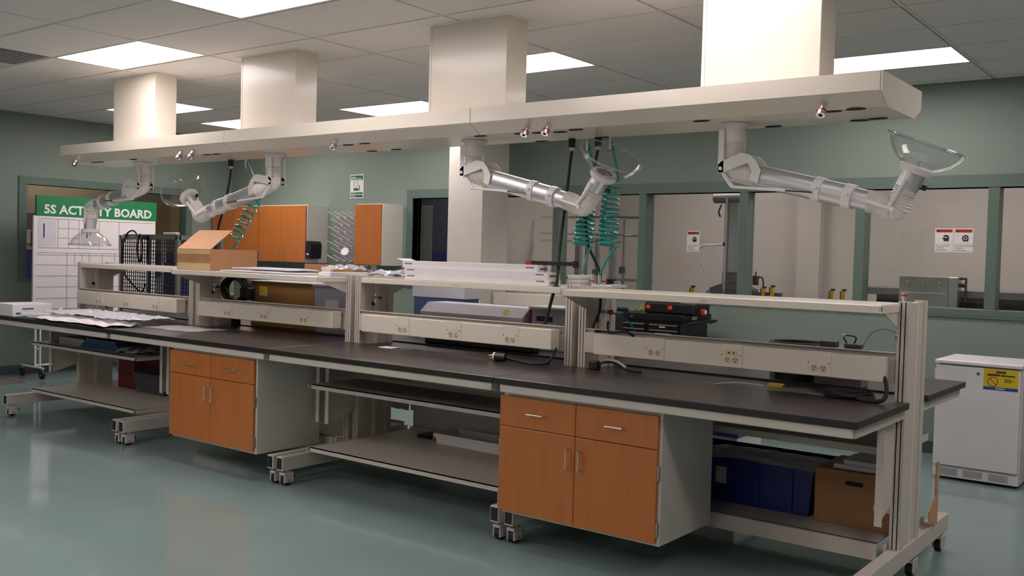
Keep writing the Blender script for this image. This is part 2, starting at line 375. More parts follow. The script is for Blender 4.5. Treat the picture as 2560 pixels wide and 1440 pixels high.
# couplers and sockets under the canopy
def coupler(parent, x, y, z, d=Vector((0, -0.52, -0.85)), s=1.0):
    d = d.normalized(); p = Vector((x, y, z))
    c = B().cyl(p, p+d*0.045*s, 0.017*s, 14).cyl(p+d*0.045*s, p+d*0.075*s, 0.022*s, 14).build('air_coupler', 'chrome', parent, True)
    B().cyl(p+d*0.046*s, p+d*0.054*s, 0.0235*s, 14).build('band', 'red', c, True)
    B().cyl(p+d*0.0745*s, p+d*0.0765*s, 0.010*s, 10).build('bore', 'dark_gap', c)
ny = Vector((0, -(CZB-CZF), -(CYA-CY0))).normalized()
for x in (-0.425, -2.185, -2.035, -3.828, -5.642, -5.48, -7.248):
    coupler(can, x, 0.658, 2.2985, ny)
for x, y in ((-2.31, 0.76), (-2.19, 0.775), (-2.05, 0.80), (-1.91, 0.755), (-2.42, 1.13), (-1.95, 1.125), (-0.41, 0.735), (-0.29, 0.715), (-1.11, 0.75), (-0.86, 1.11), (-0.39, 1.085), (-0.29, 1.06),
             (-3.80, 0.74), (-3.62, 0.725), (-3.93, 1.1), (-3.68, 1.095), (-5.30, 0.735), (-5.42, 0.735), (-6.45, 0.72), (-7.1, 0.735), (-7.0, 0.735), (-3.0, 1.1), (-2.62, 0.75)):
    b = B(); a = [((math.cos(t)*0.048+(0.03 if math.cos(t) > 0 else -0.03)*0), math.sin(t)*0.022) for t in [2*math.pi*k/16 for k in range(16)]]
    b.prism([(x+u, y+v) for u, v in a], 'z', CZF-0.004, CZF); s = b.build('socket', 'dark_gap', can)

# ================================================================ WORKBENCHES
BX = [0.0, -1.875, -3.735, -5.59, -7.43]; ZW = 0.895
wl_ = {4: ('laboratory workbench nearest the camera at the right end, bare worktop', ), 3: ('laboratory workbench second from the right, long white boxes on its top shelf',),
       2: ('laboratory workbench third from the right, open brown box on its top shelf',), 1: ('laboratory workbench at the far left end, plastic bags on its worktop',)}
def post(par, x0, x1, y0, y1, z0, z1, front):
    """slotted aluminium extrusion, two dark grooves on the outer face"""
    w_ = x1-x0; g = 0.006
    b = B(); yo, yi = (y0, y0+0.010) if front else (y1, y1-0.010)
    b.box(x0, x1, min(yi, y1 if front else y0), max(yi, y1 if front else y0), z0, z1)
    xs = [x0, x0+w_*0.24, x0+w_*0.24+g, x0+w_*0.76-g, x0+w_*0.76, x1]
    for k in (0, 2, 4): b.box(xs[k], xs[k+1], min(yo, yi), max(yo, yi), z0, z1)
    p = b.build('post', 'cream_dull', par)
    gb = B()
    for k in (1, 3): gb.box(xs[k], xs[k+1], min(yi, yi+(-0.004 if front else 0.004)), max(yi, yi+(-0.004 if front else 0.004)), z0+0.002, z1-0.002)
    gb.build('groove', 'dark_gap', p)
    return p
def caster(par, x, y):
    c = B().cyl((x, y, 0.075), (x, y, 0.10), 0.016, 10).box(x-0.026, x-0.017, y-0.045, y+0.035, 0.018, 0.078, 0.004).box(x+0.017, x+0.026, y-0.045, y+0.035, 0.018, 0.078, 0.004).box(x-0.026, x+0.026, y-0.047, y+0.035, 0.068, 0.086, 0.004).build('caster', 'caster_grey', par)
    B().cyl((x-0.015, y-0.008, 0.035), (x+0.015, y-0.008, 0.035), 0.035, 18).build('wheel', 'black_rubber', c, True)
    B().cyl((x-0.028, y-0.008, 0.035), (x+0.028, y-0.008, 0.035), 0.007, 8).build('axle', 'steel', c)
    B().box(x-0.02, x+0.02, y+0.03, y+0.055, 0.045, 0.058, 0.003).build('brake_lever', 'dark_red', c)
def outlet(par, x, y, z, s=1.0):
    o = B().cyl((x, y, z), (x, y-0.003, z), 0.017*s, 16).build('outlet', 'outlet_ivory', par)
    B().box(x-0.008*s, x-0.005*s, y-0.0042, y-0.003, z+0.0, z+0.009*s).box(x+0.005*s, x+0.008*s, y-0.0042, y-0.003, z+0.0, z+0.009*s).box(x-0.003*s, x+0.003*s, y-0.0042, y-0.003, z-0.011*s, z-0.006*s).build('outlet_slots', 'dark_gap', par)
def bench(mi, xr, xl, fwd, low_front, low_back):
    t = thing('workbench', wl_[mi][0], 'workbench', ((xr+xl)/2, 0.94, 0), 'double-sided laboratory workbenches')
    # worktops
    for (ya, yb, nm) in ((0.0, 0.752, 'f'), (1.09, 1.877, 'b')):
        g = 0.002
        wt = B().box(xl+g, xr-g, ya, yb, ZW-0.032, ZW, 0.002).build('worktop', 'worktop', t)
        B().box(xl+g+0.001, xr-g-0.001, ya-0.0008 if nm == 'f' else yb, ya if nm == 'f' else yb+0.0008, ZW-0.030, ZW-0.003).build('edge_band', 'worktop_edge', wt)
    B().box(xl+0.05, xr-0.05, 0.752, 1.09, ZW-0.03, ZW-0.012).build('centre_filler', 'worktop_edge', t)
    # apron rails
    B().box(xl+0.035, xr-0.022, 0.010, 0.055, 0.82, ZW-0.033, 0.006, 3).build('apron_rail', 'cream_dull', t)
    B().box(xl+0.035, xr-0.022, 1.80, 1.84, 0.82, ZW-0.033, 0.004, 2).build('apron_rail', 'cream_dull', t)
    for xa in (xr-0.062, xl+0.035):
        B().box(xa, xa+0.04, 0.055, 0.756, 0.815, ZW-0.033, 0.003).build('side_rail', 'cream_dull', t)
        B().box(xa, xa+0.04, 1.09, 1.80, 0.815, ZW-0.033, 0.003).build('side_rail', 'cream_dull', t)
    # end frames
    for side, xa, xb in (('r', xr-0.072, xr-0.022), ('l', xl+0.022, xl+0.072)):
        post(t, xa, xb, 0.757, 0.812, 0.19, 1.362, True)
        post(t, xa, xb, 1.03, 1.085, 0.19, 1.362, False)
        ep = B().box(xa+0.006, xb-0.006, 0.812, 1.03, 0.19, 1.355).build('end_panel', 'cream_dull', t)
        B().box(xa+0.001, xb-0.001, 0.905, 0.94, 0.192, 1.35, 0.002).build('centre_strip', 'cream', ep)
        B().box(xa-0.004, xb+0.004, 0.10, 1.68, 0.102, 0.192, 0.004, 2).build('foot_beam', 'cream_dull', t)
        fb = B().box(xa+0.002, xb-0.002, 0.098, 0.1005, 0.112, 0.183).build('beam_cap', 'black_plastic', t)
        xm = (xa+xb)/2
        caster(t, xm, 0.165); caster(t, xm, 1.61)
        if mi == 4 and side == 'r': caster(t, xm, 1.06)
        # worktop support plates
        for sy in ((1,) if mi == 4 and side == 'r' else (1, -1)):
            c = 0.921
            ys = lambda y: y if sy == 1 else 2*c-y
            B().prism([(ys(0.50), 0.815), (ys(0.756), 0.815), (ys(0.756), 0.42), (ys(0.53), 0.355)], 'x', xa+0.005, xa+0.013).build('support_plate', 'cream_dull', t)
            B().box(xa+0.005, xa+0.038, ys(0.495), ys(0.502), 0.357, 0.815).build('support_flange', 'cream_dull', t)
        # screw heads
        xo = xa-0.001 if side == 'r' else xb+0.001
        for z in (1.075, 1.005): B().cyl((xo, 0.785, z), (xo+(-0.008 if side == 'r' else 0.008), 0.785, z), 0.011, 10).build('bolt', 'black_plastic', t)
        B().cyl((xo+(0.007 if side == 'r' else -0.007), 0.885, 1.165), (xo+(-0.002 if side == 'r' else 0.002), 0.885, 1.165), 0.013, 12).build('grommet', 'black_plastic', t)
    # top shelf with its brackets
    ya, yb = (0.49, 1.0) if fwd else (0.76, 1.30)
    sh = B().box(xl+0.085 if fwd else xl+0.074, xr-0.062 if fwd else xr-0.074, ya, yb, 1.312, 1.349, 0.002).build('top_shelf', 'cream', t)
    B().box(xl+0.09, xr-0.08, ya-0.002, ya, 1.315, 1.347).build('shelf_lip', 'cream', sh)
    xm = (xl+xr)/2
    B().box(xm-0.02, xm+0.02, ya-0.003, ya-0.002, 1.326, 1.334).build('label_sticker', 'panel_grey', sh)
    for xa in (xr-0.070, xl+0.066):
        if fwd: poly = [(0.49, 1.352), (0.757, 1.352), (0.757, 1.235), (0.72, 1.245), (0.515, 1.318), (0.49, 1.322)]
        else: poly = [(1.31, 1.352), (1.085, 1.352), (1.085, 1.235), (1.12, 1.245), (1.29, 1.318), (1.31, 1.322)]
        B().prism(poly, 'x', xa, xa+0.004).build('shelf_bracket', 'cream_dull', t)
    # power raceway on its carrier
    B().box(xl+0.074, xr-0.074, 0.772, 0.776, 0.978, 1.122).box(xl+0.074, xr-0.074, 0.748, 0.772, 1.118, 1.122).box(xl+0.074, xl+0.15, 0.745, 0.772, 0.985, 1.10).build('raceway_carrier', 'cream_dull', t)
    ra, rb = xl+0.19, xr-0.10
    rw = B().box(ra, rb, 0.66, 0.745, 0.987, 1.104, 0.003).build('power_raceway', 'cream', t)
    L = rb-ra
    for k, f in enumerate((0.245, 0.525, 0.81)):
        xc = ra+L*f
        B().box(xc-0.055, xc+0.06, 0.6565, 0.66, 0.990, 1.108, 0.001).build('outlet_plate', 'cream', rw)
        outlet(rw, xc-0.022, 0.6565, 1.027); outlet(rw, xc+0.022, 0.6565, 1.027)
        for dx in (-0.05, 0.05): B().cyl((xc+dx, 0.6567, 1.052), (xc+dx, 0.655, 1.052), 0.004, 8).build('screw', 'mauve_grey', rw)
        if k == 1:
            B().box(xc-0.034, xc+0.034, 0.6550, 0.6565, 1.05, 1.078).build('data_plate', 'outlet_ivory' if mi == 4 else 'cream', rw)
            if mi == 4:
                for dx in (-0.013, 0.013): B().cyl((xc+dx, 0.655, 1.064), (xc+dx, 0.6535, 1.064), 0.005, 8).build('jack', 'dark_gap', rw)
    # lower shelves
    def low(y0, y1, z, h):
        s = B().box(xl+0.11, xr-0.11, y0, y1, z-0.006, z).box(xl+0.11, xr-0.11, y0, y0+0.008, z-h, z).box(xl+0.11, xr-0.11, y1-0.008, y1, z-h, z+0.02).build('lower_shelf', 'cream_dull', t)
        for xa in (xl+0.075, xr-0.08):
            B().box(xa, xa+0.005, max(y0, 0.30), y1, z-h, z-0.004).build('shelf_arm', 'cream_dull', s)
    if low_front:
        low(0.30, 0.74, 0.652, 0.03); low(0.30, 1.26, 0.237, 0.03)
    else:
        low(0.815, 1.42, 0.660, 0.04); low(0.70, 1.42, 0.226, 0.085)
    return t
bench(4, BX[0], BX[1], True, False, True)
bench(3, BX[1], BX[2], False, True, False)
bench(2, BX[2], BX[3], True, False, True)
bench(1, BX[3], BX[4], False, True, True)
# ---- hanging base cabinets
def base_cabinet(x0, x1, label):
    t = thing('base_cabinet', label, 'cabinet', ((x0+x1)/2, 0.33, 0.185), 'orange-fronted cabinets hung under the worktops')
    B().box(x0+0.012, x1, 0.062, 0.60, 0.185, 0.818, 0.002).build('carcass', 'carcass', t)
    xm = (x0+x1)/2; zt, zm, zb = 0.80, 0.642, 0.200
    for a, b in ((x0, xm-0.0015), (xm+0.0015, x1-0.014)):
        d = B().box(a, b, 0.042, 0.062, zm+0.002, zt, 0.0015).build('drawer', 'wood_orange', t)
        c = (a+b)/2
        B().tube([(c-0.05, 0.042, 0.722), (c-0.05, 0.022, 0.722), (c-0.046, 0.016, 0.722), (c+0.046, 0.016, 0.722), (c+0.05, 0.022, 0.722), (c+0.05, 0.042, 0.722)], 0.0045, 8).build('handle', 'chrome', d, True)
        dr = B().box(a, b, 0.042, 0.062, zb, zm-0.002, 0.0015).build('door', 'wood_orange', t)
        hx = xm-0.036 if a == x0 else xm+0.036
        B().tube([(hx, 0.042, 0.478), (hx, 0.022, 0.478), (hx, 0.016, 0.482), (hx, 0.016, 0.574), (hx, 0.022, 0.578), (hx, 0.042, 0.578)], 0.0045, 8).build('handle', 'chrome', dr, True)
        ex = a if a == x0 else b
        for z in (0.265, 0.53): B().box(ex-0.008, ex+0.010, 0.046, 0.060, z-0.035, z+0.035, 0.002).build('hinge', 'steel', dr)
    return t
base_cabinet(-1.857, -0.912, 'orange-brown base cabinet with two drawers and doors, nearest the camera')
def back_cabinet(x0, x1, label):
    t = thing('base_cabinet', label, 'cabinet', ((x0+x1)/2, 1.55, 0.185), 'orange-fronted cabinets hung under the worktops')
    B().box(x0, x1, 1.285, 1.815, 0.185, 0.818, 0.002).build('carcass', 'panel_grey', t)
    xm = (x0+x1)/2
    for a, b in ((x0+0.004, xm-0.0015), (xm+0.0015, x1-0.004)):
        d = B().box(a, b, 1.816, 1.836, 0.644, 0.80, 0.0015).build('drawer', 'wood_orange', t); c = (a+b)/2
        B().tube([(c-0.05, 1.836, 0.722), (c-0.05, 1.858, 0.722), (c+0.05, 1.858, 0.722), (c+0.05, 1.836, 0.722)], 0.0045, 8).build('handle', 'chrome', d, True)
        dr = B().box(a, b, 1.816, 1.836, 0.20, 0.640, 0.0015).build('door', 'wood_orange', t); hx = xm-0.036 if a < xm-0.1 else xm+0.036
        B().tube([(hx, 1.836, 0.478), (hx, 1.858, 0.478), (hx, 1.858, 0.578), (hx, 1.836, 0.578)], 0.0045, 8).build('handle', 'chrome', dr, True)
back_cabinet(-3.63, -1.97, 'grey-backed cabinet hung on the far side, seen dark through the second bench')
base_cabinet(-4.828, -3.876, 'smaller-looking orange-brown base cabinet farther left under the workbench row')

# ================================================================ FUME ARMS
def rib_path(pts, r, n=6, amp=0.0035, pitch=0.012):
    P = smooth_path(pts, 14); out = [P[0]]; rad = [r]; d = 0.0
    res = []; acc = 0.0
    seg = [(P[i+1]-P[i]).length for i in range(len(P)-1)]; tot = sum(seg); N = int(tot/(pitch/4)); pts2 = []; i = 0; base = 0.0
    for k in range(N+1):
        s = tot*k/N
        while i < len(seg)-1 and base+seg[i] < s: base += seg[i]; i += 1
        f = (s-base)/max(seg[i], 1e-6); pts2.append(P[i].lerp(P[i+1], min(f, 1))); res.append(r+amp*math.sin(2*math.pi*s/pitch))
    return pts2, res
def fume_arm(label, mx, dirx, y, elb, t0, t1, t2, e2, nk, hc, ax, hood_r=0.19, rib=True):
    V = lambda q: Vector((q[0], y, q[1]))
    t = thing('extraction_arm', label, 'extraction arm', (mx, y, CZF), 'fume extraction arms under the canopy')
    B().cyl((mx, y, CZF-0.002), (mx, y, CZF-0.016), 0.085, 24).cyl((mx, y, CZF-0.016), (mx, y, CZF-0.03), 0.068, 24).build('mount_flange', 'arm_plastic', t, True)
    zt = CZF-0.03
    B().cyl((mx, y, zt), (mx, y, zt-0.075), 0.062, 24).build('mount_tube', 'arm_plastic', t, True)
    pp, rr = rib_path([(mx, y, zt-0.07), (mx, y, elb[1]+0.045), V(elb)+Vector((dirx*0.012, 0, 0.0)), V(t0)], 0.058)
    B().tube(pp, 0.058, 20, rr).build('bellows', 'arm_plastic', t, True)
    d = (V(t1)-V(t0)).normalized(); up_ = Vector((-d.z*dirx, 0, abs(d.x)))
    # hinge straps on both sides
    for sy in (-1, 1):
        yy = y+sy*0.066
        st = B().box(mx-dirx*0.045-0.016, mx-dirx*0.045+0.016, yy-0.003, yy+0.003, elb[1]-0.02, zt-0.005).build('mount_strap', 'arm_plastic', t)
        e = Vector((mx-dirx*0.045, 0, elb[1]+0.005)); a = V(t0)
        def P2(along, upn): q = a+d*along+up_*upn; return (q.x, q.z)
        poly = [(e.x-dirx*0.02, e.z+0.012), (e.x, e.z+0.035), P2(-0.10, 0.098), P2(-0.05, 0.098), P2(-0.01, 0.075), P2(0.035, 0.03), P2(0.035, -0.035), P2(-0.01, -0.03), P2(-0.015, 0.02), P2(-0.045, 0.055), (e.x+dirx*0.015, e.z-0.022), (e.x-dirx*0.012, e.z-0.022)]
        B().prism(poly, 'y', yy-0.003, yy+0.003).build('hinge_strap', 'arm_plastic', t)
        B().cyl((e.x, yy-0.009, e.z), (e.x, yy+0.009, e.z), 0.011, 12).build('pivot', 'arm_plastic', t, True)
    B().cyl(V(t0)-d*0.06, V(t0)+d*0.02, 0.055, 22).build('joint_sleeve', 'arm_plastic', t, True)
    # lower arm of the hinge and gas spring
    ga = V(t0)+d*(-0.10)-up_*0.085+Vector((0, -0.05, 0)); gb = V(t0)+d*0.33-up_*0.02+Vector((0, -0.066, 0)); gm = ga.lerp(gb, 0.68)
    g = B().cyl(ga, gm, 0.008, 10).build('gas_spring', 'arm_plastic', t, True)
    B().cyl(gm, gb, 0.004, 8).build('rod', 'black_plastic', g)
    B().tube(smooth_path([V(elb)+Vector((-dirx*0.03, -0.05, -0.02)), ga+Vector((-dirx*0.02, 0, 0.02)), ga], 5), 0.012, 8).build('hinge_lug', 'arm_plastic', t, True)
    # tubes
    B().cyl(V(t0)+d*0.0, V(t1), 0.0585, 28).build('outer_tube', 'aluminium', t, True)
    B().cyl(V(t1)-d*0.06, V(t2), 0.0515, 28).build('inner_tube', 'aluminium', t, True)
    for q, rr_ in ((V(t1)-d*0.16, 0.0645), (V(t1), 0.0635)):
        B().cyl(q-d*0.022, q+d*0.022, rr_, 28).build('collar', 'arm_plastic', t, True)
        B().box(q.x-0.012, q.x+0.012, y-0.072, y-0.058, q.z+0.0, q.z+0.014, 0.002).build('clamp', 'arm_plastic', t)
    A = Vector((ax[0], ax[2] if len(ax) > 2 else 0, ax[1])).normalized()
    pp, rr = rib_path([V(t2)-d*0.01, V(t2)+d*0.03, V(e2), V(nk)-A*0.03, V(nk)], 0.054)
    B().tube(pp, 0.05, 20, rr).build('elbow_bellows', 'arm_plastic', t, True)
    for sy in (-1, 1):
        yy = y+sy*0.059
        B().tube([Vector((p.x, yy, p.z)) for p in (V(t2)-d*0.02, V(e2)+(V(t2)-V(e2))*0.15, V(nk)+A*0.04)], 0.011, 8).build('elbow_strap', 'arm_plastic', t, True)
        B().cyl(Vector((e2[0], yy-0.014, e2[1])), Vector((e2[0], yy+0.014, e2[1])), 0.012, 12).build('pivot', 'arm_plastic', t, True)
    hb = V(hc)
    B().cyl(V(nk), hb+A*0.005, 0.055, 26).build('hood_neck', 'aluminium', t, True)
    kn = hb-A*0.06+Vector((A.z*0.055, 0.01, -A.x*0.055)); B().cyl(kn, kn+Vector((A.z, 0, -A.x))*0.022, 0.013, 12).build('knob', 'black_plastic', t, True)
    B().lathe([(0.050, -0.012), (0.074, -0.012), (0.080, 0.0), (0.080, 0.02), (0.072, 0.026), (0.050, 0.026)], hb, A, 30).build('hood_collar', 'arm_plastic', t, True)
    pr = [(0.056, 0.012), (0.095, 0.03), (0.135, 0.058), (0.165, 0.095), (hood_r-0.012, 0.128), (hood_r, 0.132), (hood_r+0.002, 0.138), (hood_r-0.002, 0.143), (hood_r-0.016, 0.139), (0.160, 0.101), (0.130, 0.063), (0.092, 0.036), (0.056, 0.018)]
    B().lathe(pr+[pr[0]], hb, A, 48).build('hood', 'dome', t, True)['label'] = 'clear plastic dome hood'
    uu = A.cross(Vector((0, 1, 0))).normalized(); vv = A.cross(uu)
    B().tube([hb+A*0.137+(hood_r)*(math.cos(2*math.pi*k/48)*uu+math.sin(2*math.pi*k/48)*vv) for k in range(48)], 0.0055, 8, closed=True).build('hood_rim', 'dome_rim', t, True)
    B().cyl(hb+A*0.0, hb+A*0.05, 0.004, 8).box(hb.x-0.045, hb.x+0.045, y-0.004, y+0.004, hb.z-0.004, hb.z+0.004).build('damper', 'steel', t)
YA = 0.93
fume_arm('extraction arm at the right end with its clear dome hood tilted upward', -1.0, 1, YA, (-1.005, 2.02), (-0.86, 1.985), (-0.375, 1.868), (-0.27, 1.842), (-0.15, 1.80), (-0.105, 1.905), (-0.065, 1.985), (0.37, 0.93))
fume_arm('extraction arm beside the two teal hose coils, dome tilted up to the right', -2.815, 1, YA, (-2.82, 2.055), (-2.66, 2.015), (-2.17, 1.895), (-2.07, 1.868), (-1.95, 1.83), (-1.885, 1.93), (-1.825, 2.01), (0.50, 0.82, -0.2))
fume_arm('extraction arm above the open brown box, dome tilted up to the left', -4.84, -1, YA, (-4.84, 2.045), (-5.02, 1.99), (-5.52, 1.865), (-5.64, 1.83), (-5.77, 1.79), (-5.85, 1.875), (-5.93, 1.945), (-0.80, 0.60))
fume_arm('extraction arm at the far left with its dome hanging straight down', -6.64, -1, YA, (-6.64, 2.045), (-6.83, 2.005), (-7.28, 1.925), (-7.40, 1.90), (-7.505, 1.865), (-7.51, 1.765), (-7.51, 1.66), (0.0, -1.0))

# ================================================================ HOSES AND CORDS FROM THE CANOPY
def coil_hose(label, top, c0, c1, turns, r, end, y, taper=(1.0, 1.0), fit=True):
    t = thing('coiled_air_hose', label, 'air hose', (end[0], end[1], end[2]), 'teal coiled air hoses')
    pts = [Vector(top)]
    lead = smooth_path([top, (Vector(top)+Vector(c0))/2+Vector((0.02, 0, 0.02)), Vector(c0)+Vector((r*taper[0], 0, 0))], 8)
    C0, C1 = Vector(c0), Vector(c1); ax = (C1-C0).normalized(); u = Vector((1, 0, 0)); u = (u-ax*u.dot(ax)).normalized(); v = ax.cross(u)
    n = int(turns*20); helix = []
    for k in range(n+1):
        s = k/n; a = 2*math.pi*turns*s; rr = r*(taper[0]*(1-s)+taper[1]*s); ss = s**0.85
        helix.append(C0.lerp(C1, ss)+rr*(math.cos(a)*u+math.sin(a)*v))
    tail = smooth_path([helix[-1], helix[-1].lerp(Vector(end), 0.4)+Vector((-r*0.2, 0, 0)), end], 8)
    B().tube(lead[:-1]+helix+tail[1:], 0.0072, 8).build('hose', 'teal_hose', t, True)
    tp = Vector(top); B().cyl(tp, tp+Vector((0, 0, -0.055)), 0.0115, 10).cyl(tp+Vector((0, 0, -0.055)), tp+Vector((0, 0, -0.075)), 0.008, 10).build('plug_fitting', 'chrome', t, True)
    if fit:
        e = Vector(end); B().cyl(e, e+Vector((0, 0, -0.05)), 0.0115, 10).build('end_fitting', 'chrome', t, True)
    return t
coil_hose('teal coiled air hose left of the pair, partly behind the arm elbow', (-2.05, 1.10, 2.265), (-2.02, 1.10, 1.93), (-2.055, 1.08, 1.60), 11, 0.058, (-2.02, 1.05, 1.43), 1.1, (0.8, 1.1))
coil_hose('teal coiled air hose right of the pair, hanging straight below the clear dome', (-1.885, 1.10, 2.265), (-1.865, 1.10, 2.0), (-1.87, 1.08, 1.60), 13, 0.056, (-1.905, 1.05, 1.425), 1.1, (0.85, 1.1))
coil_hose('stretched teal coiled air hose hanging behind the open brown box', (-5.43, 1.12, 2.265), (-5.38, 1.20, 1.96), (-5.62, 1.16, 1.60), 8, 0.05, (-5.62, 1.14, 1.48), 1.1, (1, 0.9), False)
def cord(label, pts, r, top):
    t = thing('power_cord', label, 'power cord', pts[-1], 'black cords hanging from the canopy')
    p = Vector(top); B().cyl(p, p+Vector((0, 0, -0.055)), 0.024, 16).build('connector', 'black_plastic', t, True)
    B().cyl(p+Vector((0, 0, -0.055)), p+Vector((0, 0, -0.075)), 0.020, 16, 0.012).build('cord_grip', 'panel_grey', t, True)
    B().tube(smooth_path([p+Vector((0, 0, -0.07))]+pts, 10), r, 8).build('cord', 'black_rubber', t, True)
cord('thick black cord running from the canopy down past the long white boxes', [(-2.173, 1.08, 2.0), (-2.165, 1.05, 1.88), (-2.15, 0.98, 1.61), (-2.083, 0.86, 1.377), (-2.088, 0.83, 1.305), (-2.117, 0.79, 1.11)], 0.0095, (-2.172, 1.11, 2.267))
cord('thick black cord passing behind the hose coils to the shelf', [(-2.03, 1.12, 1.98), (-2.06, 1.12, 1.80), (-2.045, 1.13, 1.62), (-1.99, 1.14, 1.50), (-1.93, 1.14, 1.40), (-1.87, 1.13, 1.358)], 0.0095, (-1.985, 1.12, 2.267))
cord('thick black cord hanging above the open brown box at left', [(-5.62, 1.10, 2.08), (-5.68, 1.10, 1.9), (-5.76, 1.10, 1.70), (-5.80, 1.10, 1.50), (-5.8, 1.08, 1.36)], 0.0095, (-5.60, 1.10, 2.267))
# shelf-top air couplers
for x, y, lab in ((-1.952, 1.05, 'chrome air coupler under the left teal hose on the shelf'), (-1.90, 1.10, 'chrome air coupler under the right teal hose on the shelf'), (-0.10, 0.95, 'chrome air coupler with red band on the right end of the shelf'), (-3.64, 0.82, 'chrome air coupler with red band beside the crumpled plastic')):
    t = thing('air_coupler', lab, 'air coupler', (x, y, 1.349), 'air couplers on the top shelves')
    B().cyl((x, y, 1.3495), (x, y, 1.375), 0.011, 12).cyl((x, y, 1.375), (x, y, 1.43 if x < -1 and x > -3 else 1.40), 0.016, 14).build('body', 'chrome', t, True)
    B().cyl((x, y, 1.383), (x, y, 1.391), 0.0175, 14).build('band', 'red', t, True)

# ================================================================ THINGS ON THE TOP SHELVES
ZS = 1.350
def open_box(label, x0, x1, y0, y1, z0, h, m_='card'):
    t = thing('cardboard_box', label, 'box', ((x0+x1)/2, (y0+y1)/2, z0)); k = 0.004
    B().box(x0, x1, y0, y0+k, z0, z0+h).box(x0, x1, y1-k, y1, z0, z0+h).box(x0, x0+k, y0+k, y1-k, z0, z0+h).box(x1-k, x1, y0+k, y1-k, z0, z0+h).box(x0+k, x1-k, y0+k, y1-k, z0, z0+k).build('carton', m_, t)
    return t
# open carton, long axis away from the camera: near end face is narrow, long right side
bx = thing('cardboard_box', 'open brown cardboard box with raised flap on the top shelf', 'box', (-5.28, 0.78, ZS))
x0, x1, y0, y1, h, k = -5.53, -5.10, 0.555, 0.995, 0.165, 0.004
B().box(x0, x1, y0, y0+k, ZS, ZS+h).box(x0, x1, y1-k, y1, ZS, ZS+h).box(x0, x0+k, y0+k, y1-k, ZS, ZS+h).box(x1-k, x1, y0+k, y1-k, ZS, ZS+h).box(x0+k, x1-k, y0+k, y1-k, ZS, ZS+k).build('carton', 'card', bx)
B().prism([(y0, ZS+h), (y0+0.003, ZS+h-0.003), (y0+0.20, ZS+h+0.148), (y0+0.197, ZS+h+0.151)], 'x', x0, x1).build('flap', 'card_light', bx)
B().prism([(x1-0.004, ZS+h), (x1, ZS+h), (x1-0.06, ZS+h-0.05), (x1-0.064, ZS+h-0.05)], 'y', y0+0.02, y1-0.01).build('flap', 'card_light', bx)
B().box(x0-0.0012, x1+0.0008, y0-0.001, y0, ZS+0.004, ZS+0.055).build('tape_strip', 'tape_tan', bx)
B().box(x0-0.0012, x1+0.0008, y0-0.001, y0, ZS+h-0.04, ZS+h-0.004).build('tape_strip', 'tape_tan', bx)
B().box(x0+0.10, x0+0.22, y0-0.0008, y0, ZS+0.08, ZS+0.09).build('ink_mark', 'card_dark', bx)
def rnd_sheet(x0, x1, y0, y1, z, amp, seed, nu=24, nv=14, th=0.0012, rough=1.0):
    R = random.Random(seed); ph = [(R.uniform(2, 14)*rough, R.uniform(2, 14)*rough, R.uniform(0, 6.28), R.uniform(0.3, 1)) for _ in range(7)]
    jit = [R.uniform(-1, 1) for _ in range(64)]
    def f(u, v):
        h = sum(abs(math.sin(a*u*1.3+b*v+c))*w_ for a, b, c, w_ in ph)/7
        e = 1-max(abs(2*u-1), abs(2*v-1))**6*0.5
        jx = 0.03*math.sin(9*v+seed)*(abs(2*u-1)**4)*(x1-x0); jy = 0.06*math.sin(11*u+seed*2)*(abs(2*v-1)**4)*(y1-y0)
        return Vector((x0+(x1-x0)*u+jx, y0+(y1-y0)*v+jy, z+th+amp*h*e))
    return B().grid(f, nu, nv, th)
for n, (xa, xb, ya, yb, dz, lab) in enumerate(((-4.95, -4.15, 0.56, 0.86, 0.0, 'lower flat white paper pack beside the open brown box'), (-4.90, -4.25, 0.62, 0.90, 0.022, 'upper flat white paper pack beside the open brown box'))):
    o = rnd_sheet(xa, xb, ya, yb, ZS+dz, 0.012, 5+n, 16, 8, 0.010, 0.25).build('paper_pack', 'paper_cool', smooth=True); tag(o, lab, 'paper', 'white paper packs on the shelf')
t = open_box('small open brown box behind the white paper packs on the shelf', -4.45, -4.13, 0.93, 0.995, ZS, 0.075, 'card')
B().box(-4.26, -4.16, 0.929, 0.930, ZS+0.02, ZS+0.06).build('label_sticker', 'paper', t)
t = open_box('second small brown carton tucked beside the crumpled plastic', -4.10, -3.90, 0.93, 0.995, ZS, 0.045, 'card_dark')
o = B().box(-3.92, -3.80, 0.60, 0.96, ZS, ZS+0.03, 0.004).build('white_tray', 'white_plastic'); tag(o, 'flat white plastic tray at the right end of the shelf', 'tray')
o = rnd_sheet(-3.645, -3.31, 0.80, 1.22, ZS+0.002, 0.12, 21, 34, 22, 0.001).build('plastic_bag', 'film', smooth=True); tag(o, 'crumpled clear plastic bag beside the long white boxes', 'plastic bag')
o = rnd_sheet(-3.925, -3.79, 0.62, 0.95, ZS+0.031, 0.09, 25, 18, 24, 0.001).build('plastic_bag', 'film', smooth=True); tag(o, 'crumpled clear plastic bag heaped on the flat white tray', 'plastic bag')
o = B().box(-3.63, -3.32, 0.85, 1.15, ZS, ZS+0.002).build('plastic_sheet', 'paper_cool'); tag(o, 'flat pale sheet under the crumpled plastic bag', 'sheet')
